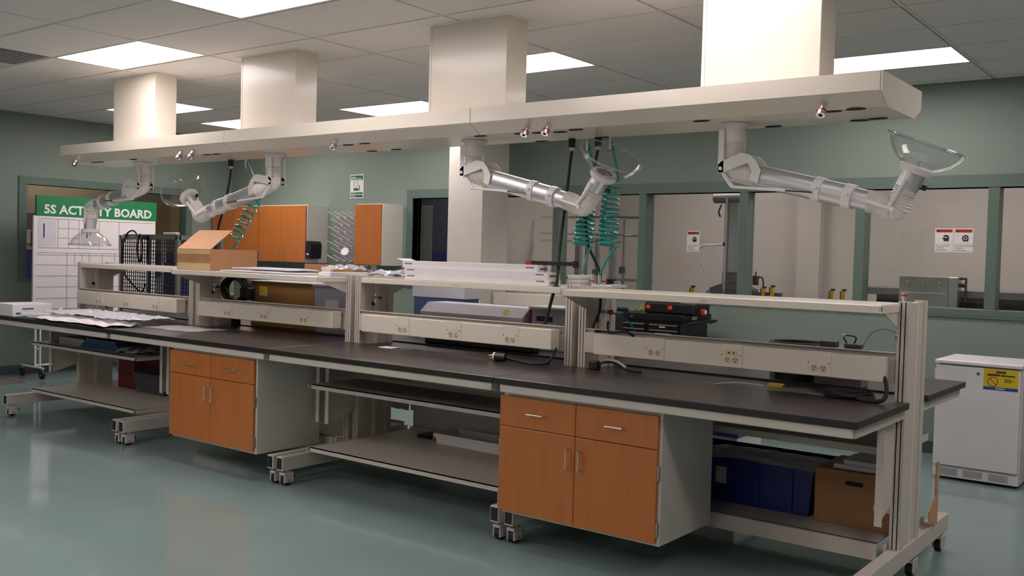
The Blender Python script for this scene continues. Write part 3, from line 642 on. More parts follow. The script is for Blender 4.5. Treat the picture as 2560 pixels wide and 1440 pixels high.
# long white boxes
lb = [(-3.285, -2.105, 0.80, 0.93, 0.0, 0.040, 'long white box at the bottom of the shelf stack'), (-3.295, -2.115, 0.805, 0.935, 0.0405, 0.040, 'long white box in the middle of the shelf stack'),
      (-3.33, -2.20, 0.82, 0.95, 0.081, 0.044, 'long white box on top of the shelf stack, end flap open')]
for n, (xa, xb, ya, yb, dz, h, lab) in enumerate(lb):
    t = thing('long_box', lab, 'box', ((xa+xb)/2, (ya+yb)/2, ZS+dz), 'long white boxes stacked on the shelf')
    B().box(xa, xb, ya, yb, ZS+dz, ZS+dz+h, 0.001).build('carton', 'paper', t)
    B().box(xa+0.02, xa+0.09, ya-0.0006, ya, ZS+dz+0.022, ZS+dz+0.030).build('print', 'ink_grey', t)
    B().box(xb, xb+0.0006, ya+0.02, yb-0.03, ZS+dz+0.012, ZS+dz+0.028).build('print', 'ink_grey', t)
    B().box(xb-0.09, xb-0.03, ya-0.0006, ya, ZS+dz+0.024, ZS+dz+0.032).build('print', 'ink_grey', t)
    if n == 2:
        B().prism([(xa, ZS+dz+h), (xa-0.05, ZS+dz+h+0.012), (xa-0.05, ZS+dz+h+0.014), (xa, ZS+dz+h+0.002)], 'y', ya, yb).build('flap', 'paper', t)
        B().box(xa-0.001, xa, ya+0.004, yb-0.004, ZS+dz+0.004, ZS+dz+h-0.004).build('open_end', 'card_dark', t)
for n in range(3):
    o = B().box(-2.075, -1.99, 0.96, 1.15, ZS+n*0.024, ZS+n*0.024+0.022, 0.001).build('flat_box', 'paper'); tag(o, ['lowest', 'middle', 'topmost'][n]+' of the short white flat boxes at the end of the long ones', 'box', 'short white flat boxes')
o = B().lathe([(0.011, -0.001), (0.022, -0.001), (0.022, 0.003), (0.011, 0.003), (0.011, -0.001)], (-2.082, 0.852, ZS), (0, 0, 1), 20).build('cable_grommet', 'black_plastic', smooth=True); tag(o, 'black cable grommet in the shelf where the thick cord passes', 'grommet')
t = thing('marking_bar', 'black bar with a red end lying on the long white boxes', 'bar', (-2.10, 0.885, ZS+0.1255))
B().box(-2.29, -1.96, 0.875, 0.905, ZS+0.1255, ZS+0.150, 0.002).build('bar', 'black_plastic', t); B().box(-2.335, -2.29, 0.874, 0.906, ZS+0.1255, ZS+0.151, 0.002).build('end_piece', 'red', t)
o = B().box(-1.94, -1.80, 1.02, 1.20, ZS, ZS+0.018).build('white_book', 'paper'); tag(o, 'thin white packet on the shelf near the hose couplers', 'packet')

# ================================================================ THINGS UNDER THE SHELVES / ON WORKTOPS
ZT = ZW+0.0005
# bench 2
t = thing('cable_coil', 'thick black cable wound in a coil behind the middle bench', 'cable', (-5.40, 1.0, ZT))
rg = random.Random(4)
for k in range(6):
    a0 = rg.uniform(-0.15, 0.15); rx = 0.105+rg.uniform(-0.012, 0.008)
    B().tube([(-5.41+rx*math.cos(a)*0.85+0.006*k, 0.99+0.05*math.cos(a)+0.010*k, 1.19+rx*math.sin(a+a0)) for a in [2*math.pi*i/36 for i in range(36)]], 0.010, 7, closed=True).build('loop', 'black_rubber', t, True)
B().tube(smooth_path([(-5.34, 0.96, 1.10), (-5.41, 0.94, 1.18), (-5.48, 0.95, 1.24)], 8), 0.01, 7).build('loose_end', 'black_rubber', t, True)
B().cyl((-5.36, 0.95, 1.14), (-5.33, 0.93, 1.16), 0.016, 10).build('plug', 'outlet_ivory', t, True)
B().box(-5.33, -5.22, 1.0, 1.08, 1.11, 1.21, 0.01).build('plug_body', 'black_plastic', t)
B().box(-5.43, -5.37, 1.0, 1.05, ZW-0.011, 1.085).build('stand', 'black_plastic', t)
t = thing('cardboard_box', 'closed golden-brown box with yellow sticker under the shelf', 'box', (-4.95, 1.34, ZT))
B().box(-5.37, -4.57, 1.15, 1.62, ZT, 1.262, 0.003).build('carton', 'card_dark', t)
B().box(-5.26, -5.16, 1.149, 1.150, 1.17, 1.22).build('sticker', 'yellow', t); B().box(-5.26, -5.16, 1.149, 1.150, 1.145, 1.17).build('sticker', 'paper_cool', t)
B().box(-5.40, -4.60, 1.12, 1.60, 1.263, 1.268).build('lid_sheet', 'paper_cool', t)
t = thing('storage_bin', 'translucent plastic bin right of the golden-brown box', 'bin', (-4.38, 1.34, ZT))
B().prism([(-4.53, ZT), (-4.18, ZT), (-4.15, 1.25), (-4.55, 1.25)], 'y', 1.12, 1.50).build('body', 'tote_clear', t)
B().box(-4.562, -4.135, 1.105, 1.515, 1.25, 1.268, 0.004).build('lid', 'tote_clear', t)
B().box(-4.42, -4.27, 1.118, 1.120, 1.05, 1.15).build('label_sticker', 'paper', t)
# bench 3, back worktop
t = thing('display_case', 'long white carton wrapped in clear plastic, red end printed', 'box', (-3.2, 1.5, ZT))
B().prism([(1.34, ZT), (1.62, ZT), (1.62, 1.165), (1.42, 1.165), (1.34, 1.10)], 'x', -3.62, -2.70).build('carton', 'paper', t)
B().prism([(1.336, ZT), (1.62, ZT), (1.62, 1.169), (1.419, 1.169), (1.336, 1.104)], 'x', -3.63, -2.69).build('wrap', 'film_thick', t)
B().box(-2.689, -2.687, 1.40, 1.60, ZT+0.01, 1.06).build('red_print', 'dark_red', t)
B().cyl((-2.86, 1.375, 1.135), (-2.86, 1.373, 1.137), 0.025, 14).build('sticker', 'yellow', t)
t = thing('storage_bin', 'white lidded bin with blue base glimpsed under the second shelf', 'bin', (-3.75, 1.72, ZT))
B().box(-4.02, -3.50, 1.68, 1.86, ZT, 1.185, 0.004).build('body', 'blue_box', t)
B().box(-4.03, -3.49, 1.67, 1.87, 1.185, 1.30, 0.004).build('upper_wall', 'paper_cool', t)
t = thing('plastic_bucket', 'white lidded tub with red side stripe behind the long cord', 'tub', (-2.50, 1.40, ZT))
B().prism([(-2.63, ZT), (-2.34, ZT), (-2.32, 1.17), (-2.65, 1.17)], 'y', 1.38, 1.62).build('body', 'tote_clear', t)
B().box(-2.665, -2.305, 1.365, 1.635, 1.17, 1.19, 0.005).build('lid', 'white_plastic', t)
B().box(-2.662, -2.640, 1.379, 1.60, 1.02, 1.165).build('stripe', 'dark_red', t)
B().box(-2.60, -2.47, 1.377, 1.379, 1.09, 1.125).build('print', 'ink', t)
o = B().box(-2.72, -2.20, 1.66, 1.86, ZT, 1.16, 0.01).build('equipment_case', 'black_plastic'); tag(o, 'black equipment case behind the white lidded tub', 'case')
o = rnd_sheet(-2.85, -2.64, 1.24, 1.33, 1.02, 0.05, 31, 16, 10).build('plastic_wrap', 'film_thick', smooth=True); tag(o, 'scrap of crumpled white wrap beside the white tub', 'plastic wrap')
o = B().box(-2.82, -2.66, 1.23, 1.33, ZT, 1.018, 0.003).build('small_carton', 'black_plastic'); tag(o, 'small dark carton under the scrap of wrap', 'box')
o = B().box(-3.40, -2.45, 1.13, 1.22, ZT, 0.985, 0.01).build('dark_tray', 'black_plastic'); tag(o, 'flat dark tray behind the second bench power strip', 'tray')
# mains plug and cable on bench 3
t = thing('mains_plug', 'black twist-lock plug and cable lying on the worktop', 'plug', (-2.32, 0.62, ZT))
B().cyl((-2.335, 0.60, 0.922), (-2.27, 0.615, 0.922), 0.026, 18).build('plug_body', 'black_plastic', t, True); B().cyl((-2.345, 0.598, 0.922), (-2.335, 0.60, 0.922), 0.027, 18).build('plug_face', 'white_plastic', t, True)
for dy, dz in ((0.01, 0.008), (-0.01, 0.006), (0.0, -0.01)): B().cyl((-2.375, 0.592+dy, 0.922+dz), (-2.345, 0.598+dy, 0.922+dz), 0.0035, 6).build('prong', 'brass', t)
B().tube(smooth_path([(-2.27, 0.615, 0.922), (-2.18, 0.62, 0.91), (-2.05, 0.59, 0.906), (-1.985, 0.64, 0.915), (-1.975, 0.70, 0.97), (-1.985, 0.715, 1.01)], 10), 0.008, 8).build('cable', 'black_rubber', t, True)
B().tube(smooth_path([(-2.30, 0.68, 0.905), (-2.15, 0.68, 0.905), (-2.0, 0.68, 0.906)], 8), 0.008, 8).build('cable', 'black_rubber', t, True)
o = B().box(-3.34, -3.22, 0.62, 0.70, ZT, ZT+0.006, 0.002).build('paper_slip', 'paper'); tag(o, 'small white slip of paper under the second power strip', 'paper')
# bench 4 cables
t = thing('cable_bundle', 'black cable loop hanging behind the nearest power strip', 'cable', (-1.60, 0.80, 1.10))
B().tube(smooth_path([(-1.735, 0.80, 1.31), (-1.74, 0.80, 1.22), (-1.775, 0.79, 1.12), (-1.70, 0.76, 1.108), (-1.60, 0.72, 1.112), (-1.50, 0.70, 1.122), (-1.43, 0.66, 1.108)], 10), 0.008, 8).build('cable', 'black_rubber', t, True)
B().tube(smooth_path([(-1.71, 0.85, 1.16), (-1.68, 0.80, 1.13), (-1.62, 0.72, 1.108)], 8), 0.007, 8).build('cable', 'black_rubber', t, True)
t = thing('air_valve', 'chrome air valve with red collar and teal tube on the bench post', 'valve', (-1.80, 0.88, 1.20))
B().cyl((-1.803, 0.90, 1.215), (-1.735, 0.90, 1.215), 0.012, 12).cyl((-1.76, 0.90, 1.18), (-1.76, 0.90, 1.25), 0.010, 12).build('body', 'chrome', t, True)
B().cyl((-1.735, 0.90, 1.215), (-1.715, 0.90, 1.213), 0.015, 12).build('collar', 'red', t, True)
B().tube(smooth_path([(-1.715, 0.90, 1.213), (-1.66, 0.90, 1.195), (-1.60, 0.90, 1.165), (-1.55, 0.88, 1.12)], 8), 0.005, 8).build('tube', 'teal_hose', t, True)
for x, lab in ((-3.66, 'chrome cable valve on the post left of the second power strip'), (-5.515, 'chrome valve on the post behind the middle bench')):
    t = thing('air_valve', lab, 'valve', (x, 0.88, 1.2), 'air valves on the bench posts')
    B().cyl((x-0.005, 0.88, 1.21), (x+0.06, 0.88, 1.21), 0.012, 12).cyl((x+0.02, 0.88, 1.17), (x+0.02, 0.88, 1.235), 0.009, 12).build('body', 'chrome', t, True)
    B().cyl((x+0.06, 0.88, 1.21), (x+0.075, 0.88, 1.21), 0.010, 10).build('tip', 'black_plastic', t, True)
t = thing('air_valve', 'small chrome valve on the right end post with thin tube', 'valve', (-0.10, 0.95, 1.17))
B().cyl((-0.125, 0.93, 1.18), (-0.07, 0.93, 1.18), 0.012, 12).box(-0.10, -0.07, 0.915, 0.945, 1.19, 1.235, 0.003).build('body', 'steel', t, True)
B().tube(smooth_path([(-0.115, 0.95, 1.20), (-0.20, 0.98, 1.215), (-0.27, 1.0, 1.18), (-0.31, 1.02, 1.10)], 8), 0.004, 6).build('tube', 'film_thick', t, True)
t = thing('mechanism', 'small brown and steel mechanism resting on the rear power strip', 'mechanism', (-0.45, 1.12, ZT))
B().box(-0.58, -0.33, 1.09, 1.20, ZT, 1.095, 0.004).build('block', 'mauve_grey', t)
B().box(-0.56, -0.47, 1.09, 1.15, 1.095, 1.125, 0.004).box(-0.43, -0.345, 1.10, 1.16, 1.095, 1.118, 0.004).build('brackets', 'gun_metal', t)
B().tube(smooth_path([(-0.42, 1.12, 1.12), (-0.44, 1.12, 1.155), (-0.40, 1.12, 1.16), (-0.375, 1.12, 1.15), (-0.385, 1.12, 1.12)], 6), 0.004, 6).build('wire', 'black_rubber', t, True)
B().cyl((-0.445, 1.12, 1.15), (-0.435, 1.12, 1.165), 0.008, 8).build('terminal', 'paper', t)
t = thing('cable_coil', 'low black cable coil behind the nearest power strip', 'cable', (-0.72, 1.25, ZT))
for k in range(7): B().tube([(-0.74+0.15*math.cos(a), 1.28+0.12*math.sin(a), 1.065+0.004*k-0.03*(k % 2)) for a in [2*math.pi*i/30 for i in range(30)]], 0.009, 7, closed=True).build('loop', 'black_rubber', t, True)
B().cyl((-0.74, 1.28, ZT), (-0.74, 1.28, 1.02), 0.15, 24).build('spool', 'black_plastic', t, True)
t = thing('cable_coil', 'dark cable heap under the right end of the nearest power strip', 'cable', (-0.25, 0.66, ZT))
for k in range(5): B().tube([(-0.26+0.12*math.cos(a)*(1-0.08*k), 0.67+0.05*math.sin(a+0.3*k), 0.904+0.006*k+0.008*abs(math.sin(a*1.5+k))) for a in [2*math.pi*i/30 for i in range(30)]], 0.008, 7, closed=True).build('loop', 'black_rubber', t, True)
B().tube(smooth_path([(-0.105, 0.69, 1.01), (-0.085, 0.66, 0.99), (-0.075, 0.63, 0.93), (-0.10, 0.60, 0.906), (-0.2, 0.62, 0.905)], 8), 0.010, 8).build('lead', 'black_rubber', t, True)
t = thing('adapter', 'black power adapter under the left end of the nearest power strip', 'adapter', (-1.65, 0.70, ZT))
B().box(-1.735, -1.675, 0.69, 0.735, ZT, 0.945, 0.006).build('brick', 'black_plastic', t)
B().tube(smooth_path([(-1.68, 0.71, 0.93), (-1.60, 0.72, 0.945), (-1.50, 0.73, 0.908), (-1.42, 0.74, 0.904)], 8), 0.007, 8).build('lead', 'black_rubber', t, True)
B().tube(smooth_path([(-1.63, 0.70, 0.96), (-1.56, 0.71, 0.955), (-1.50, 0.71, 0.925)], 6), 0.008, 8).build('lead', 'paper', t, True)
o = B().box(-0.70, -0.62, 0.77, 0.80, ZT, 0.915, 0.002).build('sticky_note', 'yellow'); tag(o, 'yellow sticky block under the nearest power strip', 'note')
o = B().tube(smooth_path([(-0.93, 0.64, 0.8985), (-0.90, 0.68, 0.903), (-0.82, 0.72, 0.908), (-0.71, 0.74, 0.902)], 8), 0.003, 6).build('clear_tube', 'paper_cool', smooth=True); tag(o, 'thin pale tube lying on the nearest worktop', 'tube')
# far-left bench worktop
t = thing('roll_box', 'long white paper-roll carton at the left edge of the worktop', 'box', (-7.28, 0.33, ZT))
B().box(-7.42, -7.10, 0.02, 0.36, ZT, 1.0, 0.003).build('carton', 'paper', t)
B().box(-7.099, -7.098, 0.10, 0.20, 0.955, 0.965).box(-7.099, -7.098, 0.05, 0.09, 0.915, 0.93).build('print', 'blue_sticker', t)
t = thing('tube_roll', 'black tube with a pale round end cap on the left worktop', 'tube', (-6.95, 0.42, ZT))
B().cyl((-7.02, 0.42, 0.930), (-6.75, 0.60, 0.922), 0.024, 16).build('tube', 'black_plastic', t, True); B().cyl((-7.045, 0.405, 0.930), (-7.02, 0.42, 0.930), 0.032, 18).build('end_cap', 'paper_cool', t, True)
B().tube(smooth_path([(-6.75, 0.60, 0.925), (-6.72, 0.66, 0.97), (-6.9, 0.70, 1.0)], 6), 0.006, 6).build('cable', 'black_rubber', t, True)
for n, (xa, xb, ya, yb, z, amp, mt_, lab) in enumerate(((-6.95, -5.62, 0.015, 0.34, ZT, 0.06, 'paper', 'white wrinkled wrapping paper along the edge of the left worktop'),
        (-6.85, -5.60, 0.16, 0.56, ZT+0.04, 0.11, 'film_thick', 'large crumpled clear plastic bag over the wrapping paper'), (-5.58, -5.0, 0.30, 0.62, ZT+0.001, 0.010, 'film', 'flat clear plastic sheet lying on the middle worktop'),
        (-7.0, -6.72, 0.02, 0.16, ZT+0.03, 0.05, 'film_thick', 'small crumpled plastic bag next to the white roll carton'))):
    o = rnd_sheet(xa, xb, ya, yb, z, amp, 41+n, 64, 26, 0.0012, (1.3, 2.4, 1.5, 2.0)[n]).build('plastic_bag' if n else 'wrapping_paper', mt_, smooth=True); tag(o, lab, 'plastic bag' if n else 'paper')
o = B().box(-7.06, -6.99, 0.03, 0.10, ZT, ZT+0.004).build('green_card', 'board_green'); tag(o, 'bit of green card at the edge of the left worktop', 'card')
# lower shelves
def tote(label, x0, x1, y0, y1, z0, h, mt_, lip=True, name='storage_bin', group=None):
    t = thing(name, label, 'bin', ((x0+x1)/2, (y0+y1)/2, z0), group); d = 0.02; k = 0.006
    b = B(); b.prism([(x0+d, z0), (x1-d, z0), (x1, z0+h), (x0, z0+h)], 'y', y0, y0+k); b.prism([(x0+d, z0), (x1-d, z0), (x1, z0+h), (x0, z0+h)], 'y', y1-k, y1)
    b.prism([(x0+d, z0), (x0+d+k, z0), (x0+k, z0+h), (x0, z0+h)], 'y', y0+k, y1-k); b.prism([(x1-d-k, z0), (x1-d, z0), (x1, z0+h), (x1-k, z0+h)], 'y', y0+k, y1-k); b.box(x0+d, x1-d, y0+k, y1-k, z0, z0+k)
    b.build('body', mt_, t)
    if lip: B().box(x0-0.008, x1+0.008, y0-0.008, y0, z0+h-0.025, z0+h).box(x0-0.008, x0, y0, y1, z0+h-0.025, z0+h).box(x1, x1+0.008, y0, y1, z0+h-0.025, z0+h).build('rim', mt_, t)
    return t
Z4 = 0.2265
t = tote('large dark blue plastic bin on the lower shelf behind the cabinet', -1.52, -0.505, 0.93, 1.36, Z4, 0.25, 'blue_bin')
for x in (-1.3, -1.05, -0.80, -0.62): B().box(x-0.012, x+0.012, 0.915, 0.93, Z4+0.02, Z4+0.22).build('rib', 'blue_bin', t)
B().box(-1.10, -0.976, 0.918, 0.9195, Z4+0.10, Z4+0.19).build('label_sticker', 'panel_grey', t)
o = rnd_sheet(-1.15, -0.42, 0.90, 1.20, 0.455, 0.10, 61, 34, 18).build('plastic_film', 'film_thick', smooth=True); tag(o, 'rumpled clear plastic film spilling over the blue bin', 'plastic film')
t = thing('cardboard_box', 'brown cardboard box with hand hole on the lower shelf at right', 'box', (-0.28, 1.1, Z4))
B().box(-0.485, -0.105, 0.90, 1.30, Z4, 0.50, 0.003).build('carton', 'card', t)
B().box(-0.33, -0.245, 0.8985, 0.90, 0.43, 0.452).build('hand_hole', 'dark_gap', t)
B().box(-0.185, -0.11, 0.8985, 0.90, 0.355, 0.375).build('green_label', 'board_green', t); B().box(-0.19, -0.11, 0.8985, 0.90, 0.325, 0.355).build('white_label', 'paper', t)
for n in range(2):
    o = B().box(-0.40+0.05*n, -0.09, 0.92, 1.25, 0.503+0.026*n, 0.527+0.026*n, 0.002).build('binder', 'paper_cool'); tag(o, ['lower', 'upper'][n]+' white binder lying on the brown box with hand hole', 'binder', 'white binders on the brown box')
t = thing('parts_box', 'white parts box with yellow content on the floor behind the bench', 'box', (-1.6, 2.2, 0.0))
B().box(-1.85, -1.42, 2.05, 2.45, 0.001, 0.36, 0.003).build('carton', 'white_plastic', t); B().box(-1.855, -1.415, 2.045, 2.455, 0.36, 0.39).build('rim', 'blue_sticker', t); B().box(-1.82, -1.45, 2.08, 2.42, 0.385, 0.40).build('content', 'yellow', t)
t = thing('folded_card', 'tan cardboard piece leaning behind the right end post', 'cardboard', (-0.013, 1.32, 0.193))
B().prism([(1.24, 0.285), (1.30, 0.325), (1.35, 0.345), (1.35, 0.52), (1.40, 0.52), (1.40, 0.196), (1.36, 0.196), (1.24, 0.235)], 'x', -0.016, -0.010).build('sheet', 'card_light', t)
# bench 3 lower
tote('translucent shallow tray on the low shelf of the second bench', -3.14, -2.55, 0.98, 1.22, 0.2375, 0.07, 'white_plastic')
o = B().box(-3.36, -3.24, 1.04, 1.20, 0.2375, 0.262, 0.003).build('dark_box', 'black_plastic'); tag(o, 'small dark box left of the translucent tray', 'box')
o = B().box(-3.225, -3.165, 1.05, 1.18, 0.2375, 0.262, 0.002).build('brown_box', 'card_dark'); tag(o, 'tiny brown box beside the translucent tray', 'box')
# bench 1 lower
for n in range(4):
    o = B().box(-6.62+0.03*n, -6.02-0.02*n, 0.36, 0.70, 0.6525+0.022*n, 0.673+0.022*n, 0.002).build('flat_carton', 'blue_box'); tag(o, ['lowest', 'second', 'third', 'topmost'][n]+' blue flat carton on the upper shelf of the left bench', 'box', 'blue flat cartons')
o = B().box(-7.05, -6.64, 0.40, 0.70, 0.6525, 0.715, 0.003).build('grey_carton', 'panel_grey'); tag(o, 'grey carton left of the blue flat cartons', 'box')
o = rnd_sheet(-6.0, -5.74, 0.32, 0.68, 0.6525, 0.12, 71, 16, 12).build('plastic_bag', 'film_thick', smooth=True); tag(o, 'pale plastic bag right of the blue flat cartons', 'plastic bag')
tote('grey plastic tub with pale rim on the low shelf of the left bench', -6.62, -6.14, 0.86, 1.20, 0.2375, 0.17, 'gun_metal')
tote('clear plastic tote beside the grey tub under the left bench', -6.11, -5.78, 0.86, 1.20, 0.2375, 0.18, 'tote_clear')
o = B().box(-6.95, -6.70, 0.90, 1.20, 0.2375, 0.60, 0.01).build('red_case', 'dark_red'); tag(o, 'dark red case under the far left bench', 'case')

# ================================================================ WALL CABINETS AND THE BACK WALL
def wall_cab(x0, x1, label, hinges_left=True, split=True):
    yf = 4.12
    t = thing('wall_cabinet', label, 'cabinet', ((x0+x1)/2, 4.29, 1.37), 'orange wall cabinets')
    B().box(x0, x1, yf, YB, 1.37, 2.095, 0.002).build('carcass', 'carcass', t)
    parts = [(x0+0.004, (x0+x1)/2-0.002), ((x0+x1)/2+0.002, x1-0.010)] if split else [(x0+0.004, x1-0.010)]
    for n, (a, b) in enumerate(parts):
        d = B().box(a, b, yf-0.02, yf, 1.378, 2.085, 0.0015).build('door', 'wood_orange', t)
        hx = b-0.05 if (n == 0 and split) else a+0.05
        B().tube([(hx, yf-0.02, 1.44), (hx, yf-0.045, 1.44), (hx, yf-0.045, 1.54), (hx, yf-0.02, 1.54)], 0.005, 8).build('handle', 'chrome', d, True)
        ex = a if (n == 0 and split) else b
        for z in (1.46, 1.99): B().box(ex-0.010, ex+0.006, yf-0.024, yf-0.018, z-0.04, z+0.04, 0.002).build('hinge', 'steel', d)
    return t
wall_cab(-10.06, -9.06, 'left orange wall cabinet, mostly hidden behind the open brown box')
wall_cab(-9.055, -8.135, 'orange two-door wall cabinet beside the black towel dispenser')
wall_cab(-7.27, -6.82, 'narrow single-door orange wall cabinet near the window jamb', split=False)
t = thing('towel_dispenser', 'black paper towel dispenser on the cabinet side', 'dispenser', (-8.09, 4.16, 1.42))
B().prism([(-8.134, 1.42), (-8.05, 1.425), (-8.04, 1.60), (-8.07, 1.64), (-8.134, 1.645)], 'y', 4.10, 4.28).build('housing', 'black_plastic', t)
B().box(-8.11, -8.08, 4.098, 4.10, 1.47, 1.49).build('label_sticker', 'paper', t)
t = thing('peg_rack', 'grey wall drying rack full of white pegs between the cabinets', 'drying rack', (-7.70, 4.44, 1.34))
B().box(-7.95, -7.36, 4.43, YB, 1.34, 1.97, 0.004).build('back_board', 'peg_board', t)
for r in range(7):
    for c in range(5):
        x = -7.90+c*0.125+(0.062 if r % 2 else 0); z = 1.40+r*0.09
        if x < -7.37:
            p = B().cyl((x, 4.43, z), (x-0.055, 4.29, z+0.075), 0.007, 8).build('peg', 'white_plastic', t, True)
            B().cyl((x, 4.43, z), (x-0.006, 4.413, z+0.009), 0.013, 10).build('peg_base', 'white_plastic', p, True)
t = thing('glass_dish', 'round white dish hung on the drying rack pegs', 'dish', (-7.62, 4.29, 1.48))
B().lathe([(0.0, 0.0), (0.050, 0.0), (0.056, 0.008), (0.050, 0.02), (0.0, 0.016)], (-7.60, 4.27, 1.52), (0.35, -0.85, 0.35), 24).build('dish', 'white_plastic', t, True)
t = thing('wall_sign', 'green and white eyewash sign on the back wall', 'sign', (-7.61, 4.445, 2.19))
B().box(-7.735, -7.495, 4.452, YB, 2.185, 2.482, 0.002).build('plate', 'sign_white', t)
for z0, z1 in ((2.415, 2.470), (2.242, 2.262), (2.20, 2.232)): B().box(-7.722, -7.508, 4.450, 4.452, z0, z1).build('green_block', 'sign_green', t)
B().box(-7.672, -7.585, 4.450, 4.452, 2.283, 2.315).build('green_block', 'sign_green', t)
B().tube([(-7.632+0.036*math.cos(a), 4.4505, 2.36+0.034*math.sin(a)) for a in [2*math.pi*i/20 for i in range(20)]], 0.0022, 5, closed=True).build('head_outline', 'ink_grey', t)
B().tube([(-7.575, 4.4505, 2.35), (-7.566, 4.4505, 2.32), (-7.568, 4.4505, 2.28)], 0.004, 5).build('arm_outline', 'ink', t)
for z0, z1, xb in ((2.442, 2.452, -7.63), (2.424, 2.433, -7.53), (2.252, 2.256, -7.64), (2.213, 2.221, -7.64)): B().box(-7.715, xb, 4.4492, 4.450, z0, z1).build('text_line', 'sign_white', t)
# warning notices on the glass
def notice(x0, z0, w_, h, kind, label):
    y = YB+0.088
    t = thing('warning_notice', label, 'sign', (x0+w_/2, y, z0), 'warning notices on the window glass')
    B().box(x0, x0+w_, y-0.001, y+0.0015, z0, z0+h).build('sheet', 'sign_white', t)
    B().box(x0+0.008, x0+w_-0.008, y-0.0018, y-0.001, z0+h*0.83, z0+h*0.955).build('red_header', 'red', t)
    B().prism([(x0+0.016, z0+h*0.85), (x0+0.038, z0+h*0.85), (x0+0.027, z0+h*0.94)], 'y', y-0.0022, y-0.0018).build('triangle', 'ink', t)
    cx, cz, r = x0+w_*0.60, z0+h*0.60, w_*0.17
    hd = [(cx+r*math.cos(a), cz+r*math.sin(a)) for a in [math.pi*k/10 for k in range(11)]]+[(cx-r*1.2, cz-r*0.4), (cx-r*0.8, cz-r*0.5), (cx-r*0.75, cz-r*1.15), (cx+r*0.9, cz-r*1.15), (cx+r, cz)]
    B().prism(hd[:-1], 'y', y-0.0018, y-0.001).build('head_pictogram', 'ink', t)
    if kind == 'Eye': B().box(cx-r*1.25, cx+r*0.5, y-0.0022, y-0.0018, cz+r*0.05, cz+r*0.28).build('goggles', 'sign_white', t)
    else: B().tube([(cx+r*0.5*math.cos(a), y-0.002, cz-r*0.1+r*0.5*math.sin(a)) for a in [2*math.pi*k/16 for k in range(16)]], r*0.12, 5, closed=True).build('ear_muff', 'sign_white', t)
    B().box(x0+0.006, x0+w_-0.006, y-0.0015, y-0.001, z0+h*0.335, z0+h*0.342).build('rule', 'ink', t); B().box(x0+0.006, x0+w_-0.006, y-0.0015, y-0.001, z0+h*0.05, z0+h*0.057).build('rule', 'ink', t)
    lettering('lettering', kind+' protection\nrequired\nin this area', w_*0.125, 'ink', t, (x0+0.01, y-0.0014, z0+h*0.245), (1, 0, 0), (0, 0, 1), 0.0003)
notice(-3.115, 1.615, 0.135, 0.200, 'Eye', 'red-topped eye protection notice alone on the glass by the lifting post')
notice(-0.848, 1.655, 0.142, 0.195, 'Eye', 'left of the two adjoining red-topped notices, eye protection')
notice(-0.702, 1.655, 0.145, 0.195, 'Hearing', 'right of the two adjoining red-topped notices, hearing protection')
# fridge
t = thing('refrigerator', 'white undercounter refrigerator with a yellow warning sticker', 'refrigerator', (-0.265, 3.8, 0))
B().box(-0.545, 0.015, 3.54, 4.06, 0.015, 0.832, 0.006).build('cabinet', 'fridge_white', t)
B().box(-0.552, 0.022, 3.475, 4.07, 0.838, 0.866, 0.008, 2).build('top', 'fridge_white', t)
d = B().box(-0.545, 0.008, 3.49, 3.536, 0.105, 0.83, 0.006, 2).build('door', 'fridge_white', t)
B().box(-0.545, 0.015, 3.505, 3.54, 0.02, 0.098, 0.004).build('kick_grille', 'fridge_white', t)
for k in range(3):
    xa = -0.505+k*0.165
    B().box(xa, xa+0.125, 3.5035, 3.505, 0.036, 0.082).build('vent', 'mauve_grey', t)
    for q in range(5): B().box(xa, xa+0.125, 3.5025, 3.5035, 0.040+q*0.009, 0.044+q*0.009).build('vent_slat', 'fridge_white', t)
B().cyl((-0.262, 3.49, 0.785), (-0.262, 3.482, 0.785), 0.011, 14).build('lock', 'chrome', d, True)
B().box(-0.555, -0.545, 3.50, 3.53, 0.72, 0.80, 0.004).build('handle_lip', 'fridge_white', d)
s = B().box(-0.228, -0.008, 3.4885, 3.49, 0.680, 0.828).build('warning_sticker', 'yellow', d)
b1 = B().box(-0.228, -0.008, 3.4878, 3.4885, 0.680, 0.701).build('blue_band', 'blue_sticker', d)
B().box(-0.205, -0.125, 3.4878, 3.4885, 0.777, 0.792).build('red_label', 'dark_red', d)
B().tube([(-0.168+0.032*math.cos(a), 3.488, 0.738+0.032*math.sin(a)) for a in [2*math.pi*i/24 for i in range(24)]], 0.0028, 5, closed=True).tube([(-0.190, 3.488, 0.760), (-0.146, 3.488, 0.716)], 0.0025, 5).build('prohibition_mark', 'red', d)
for za, zb, xa, xb in ((0.806, 0.814, -0.15, -0.085), (0.797, 0.803, -0.15, -0.085), (0.779, 0.788, -0.118, -0.03), (0.757, 0.761, -0.095, -0.055), (0.748, 0.752, -0.095, -0.04), (0.739, 0.743, -0.095, -0.05)):
    B().box(xa, xb, 3.4878, 3.4885, za, zb).build('text_line', 'ink', d)
B().box(-0.15, -0.09, 3.4870, 3.4878, 0.687, 0.694).build('text_line', 'sign_white', d)
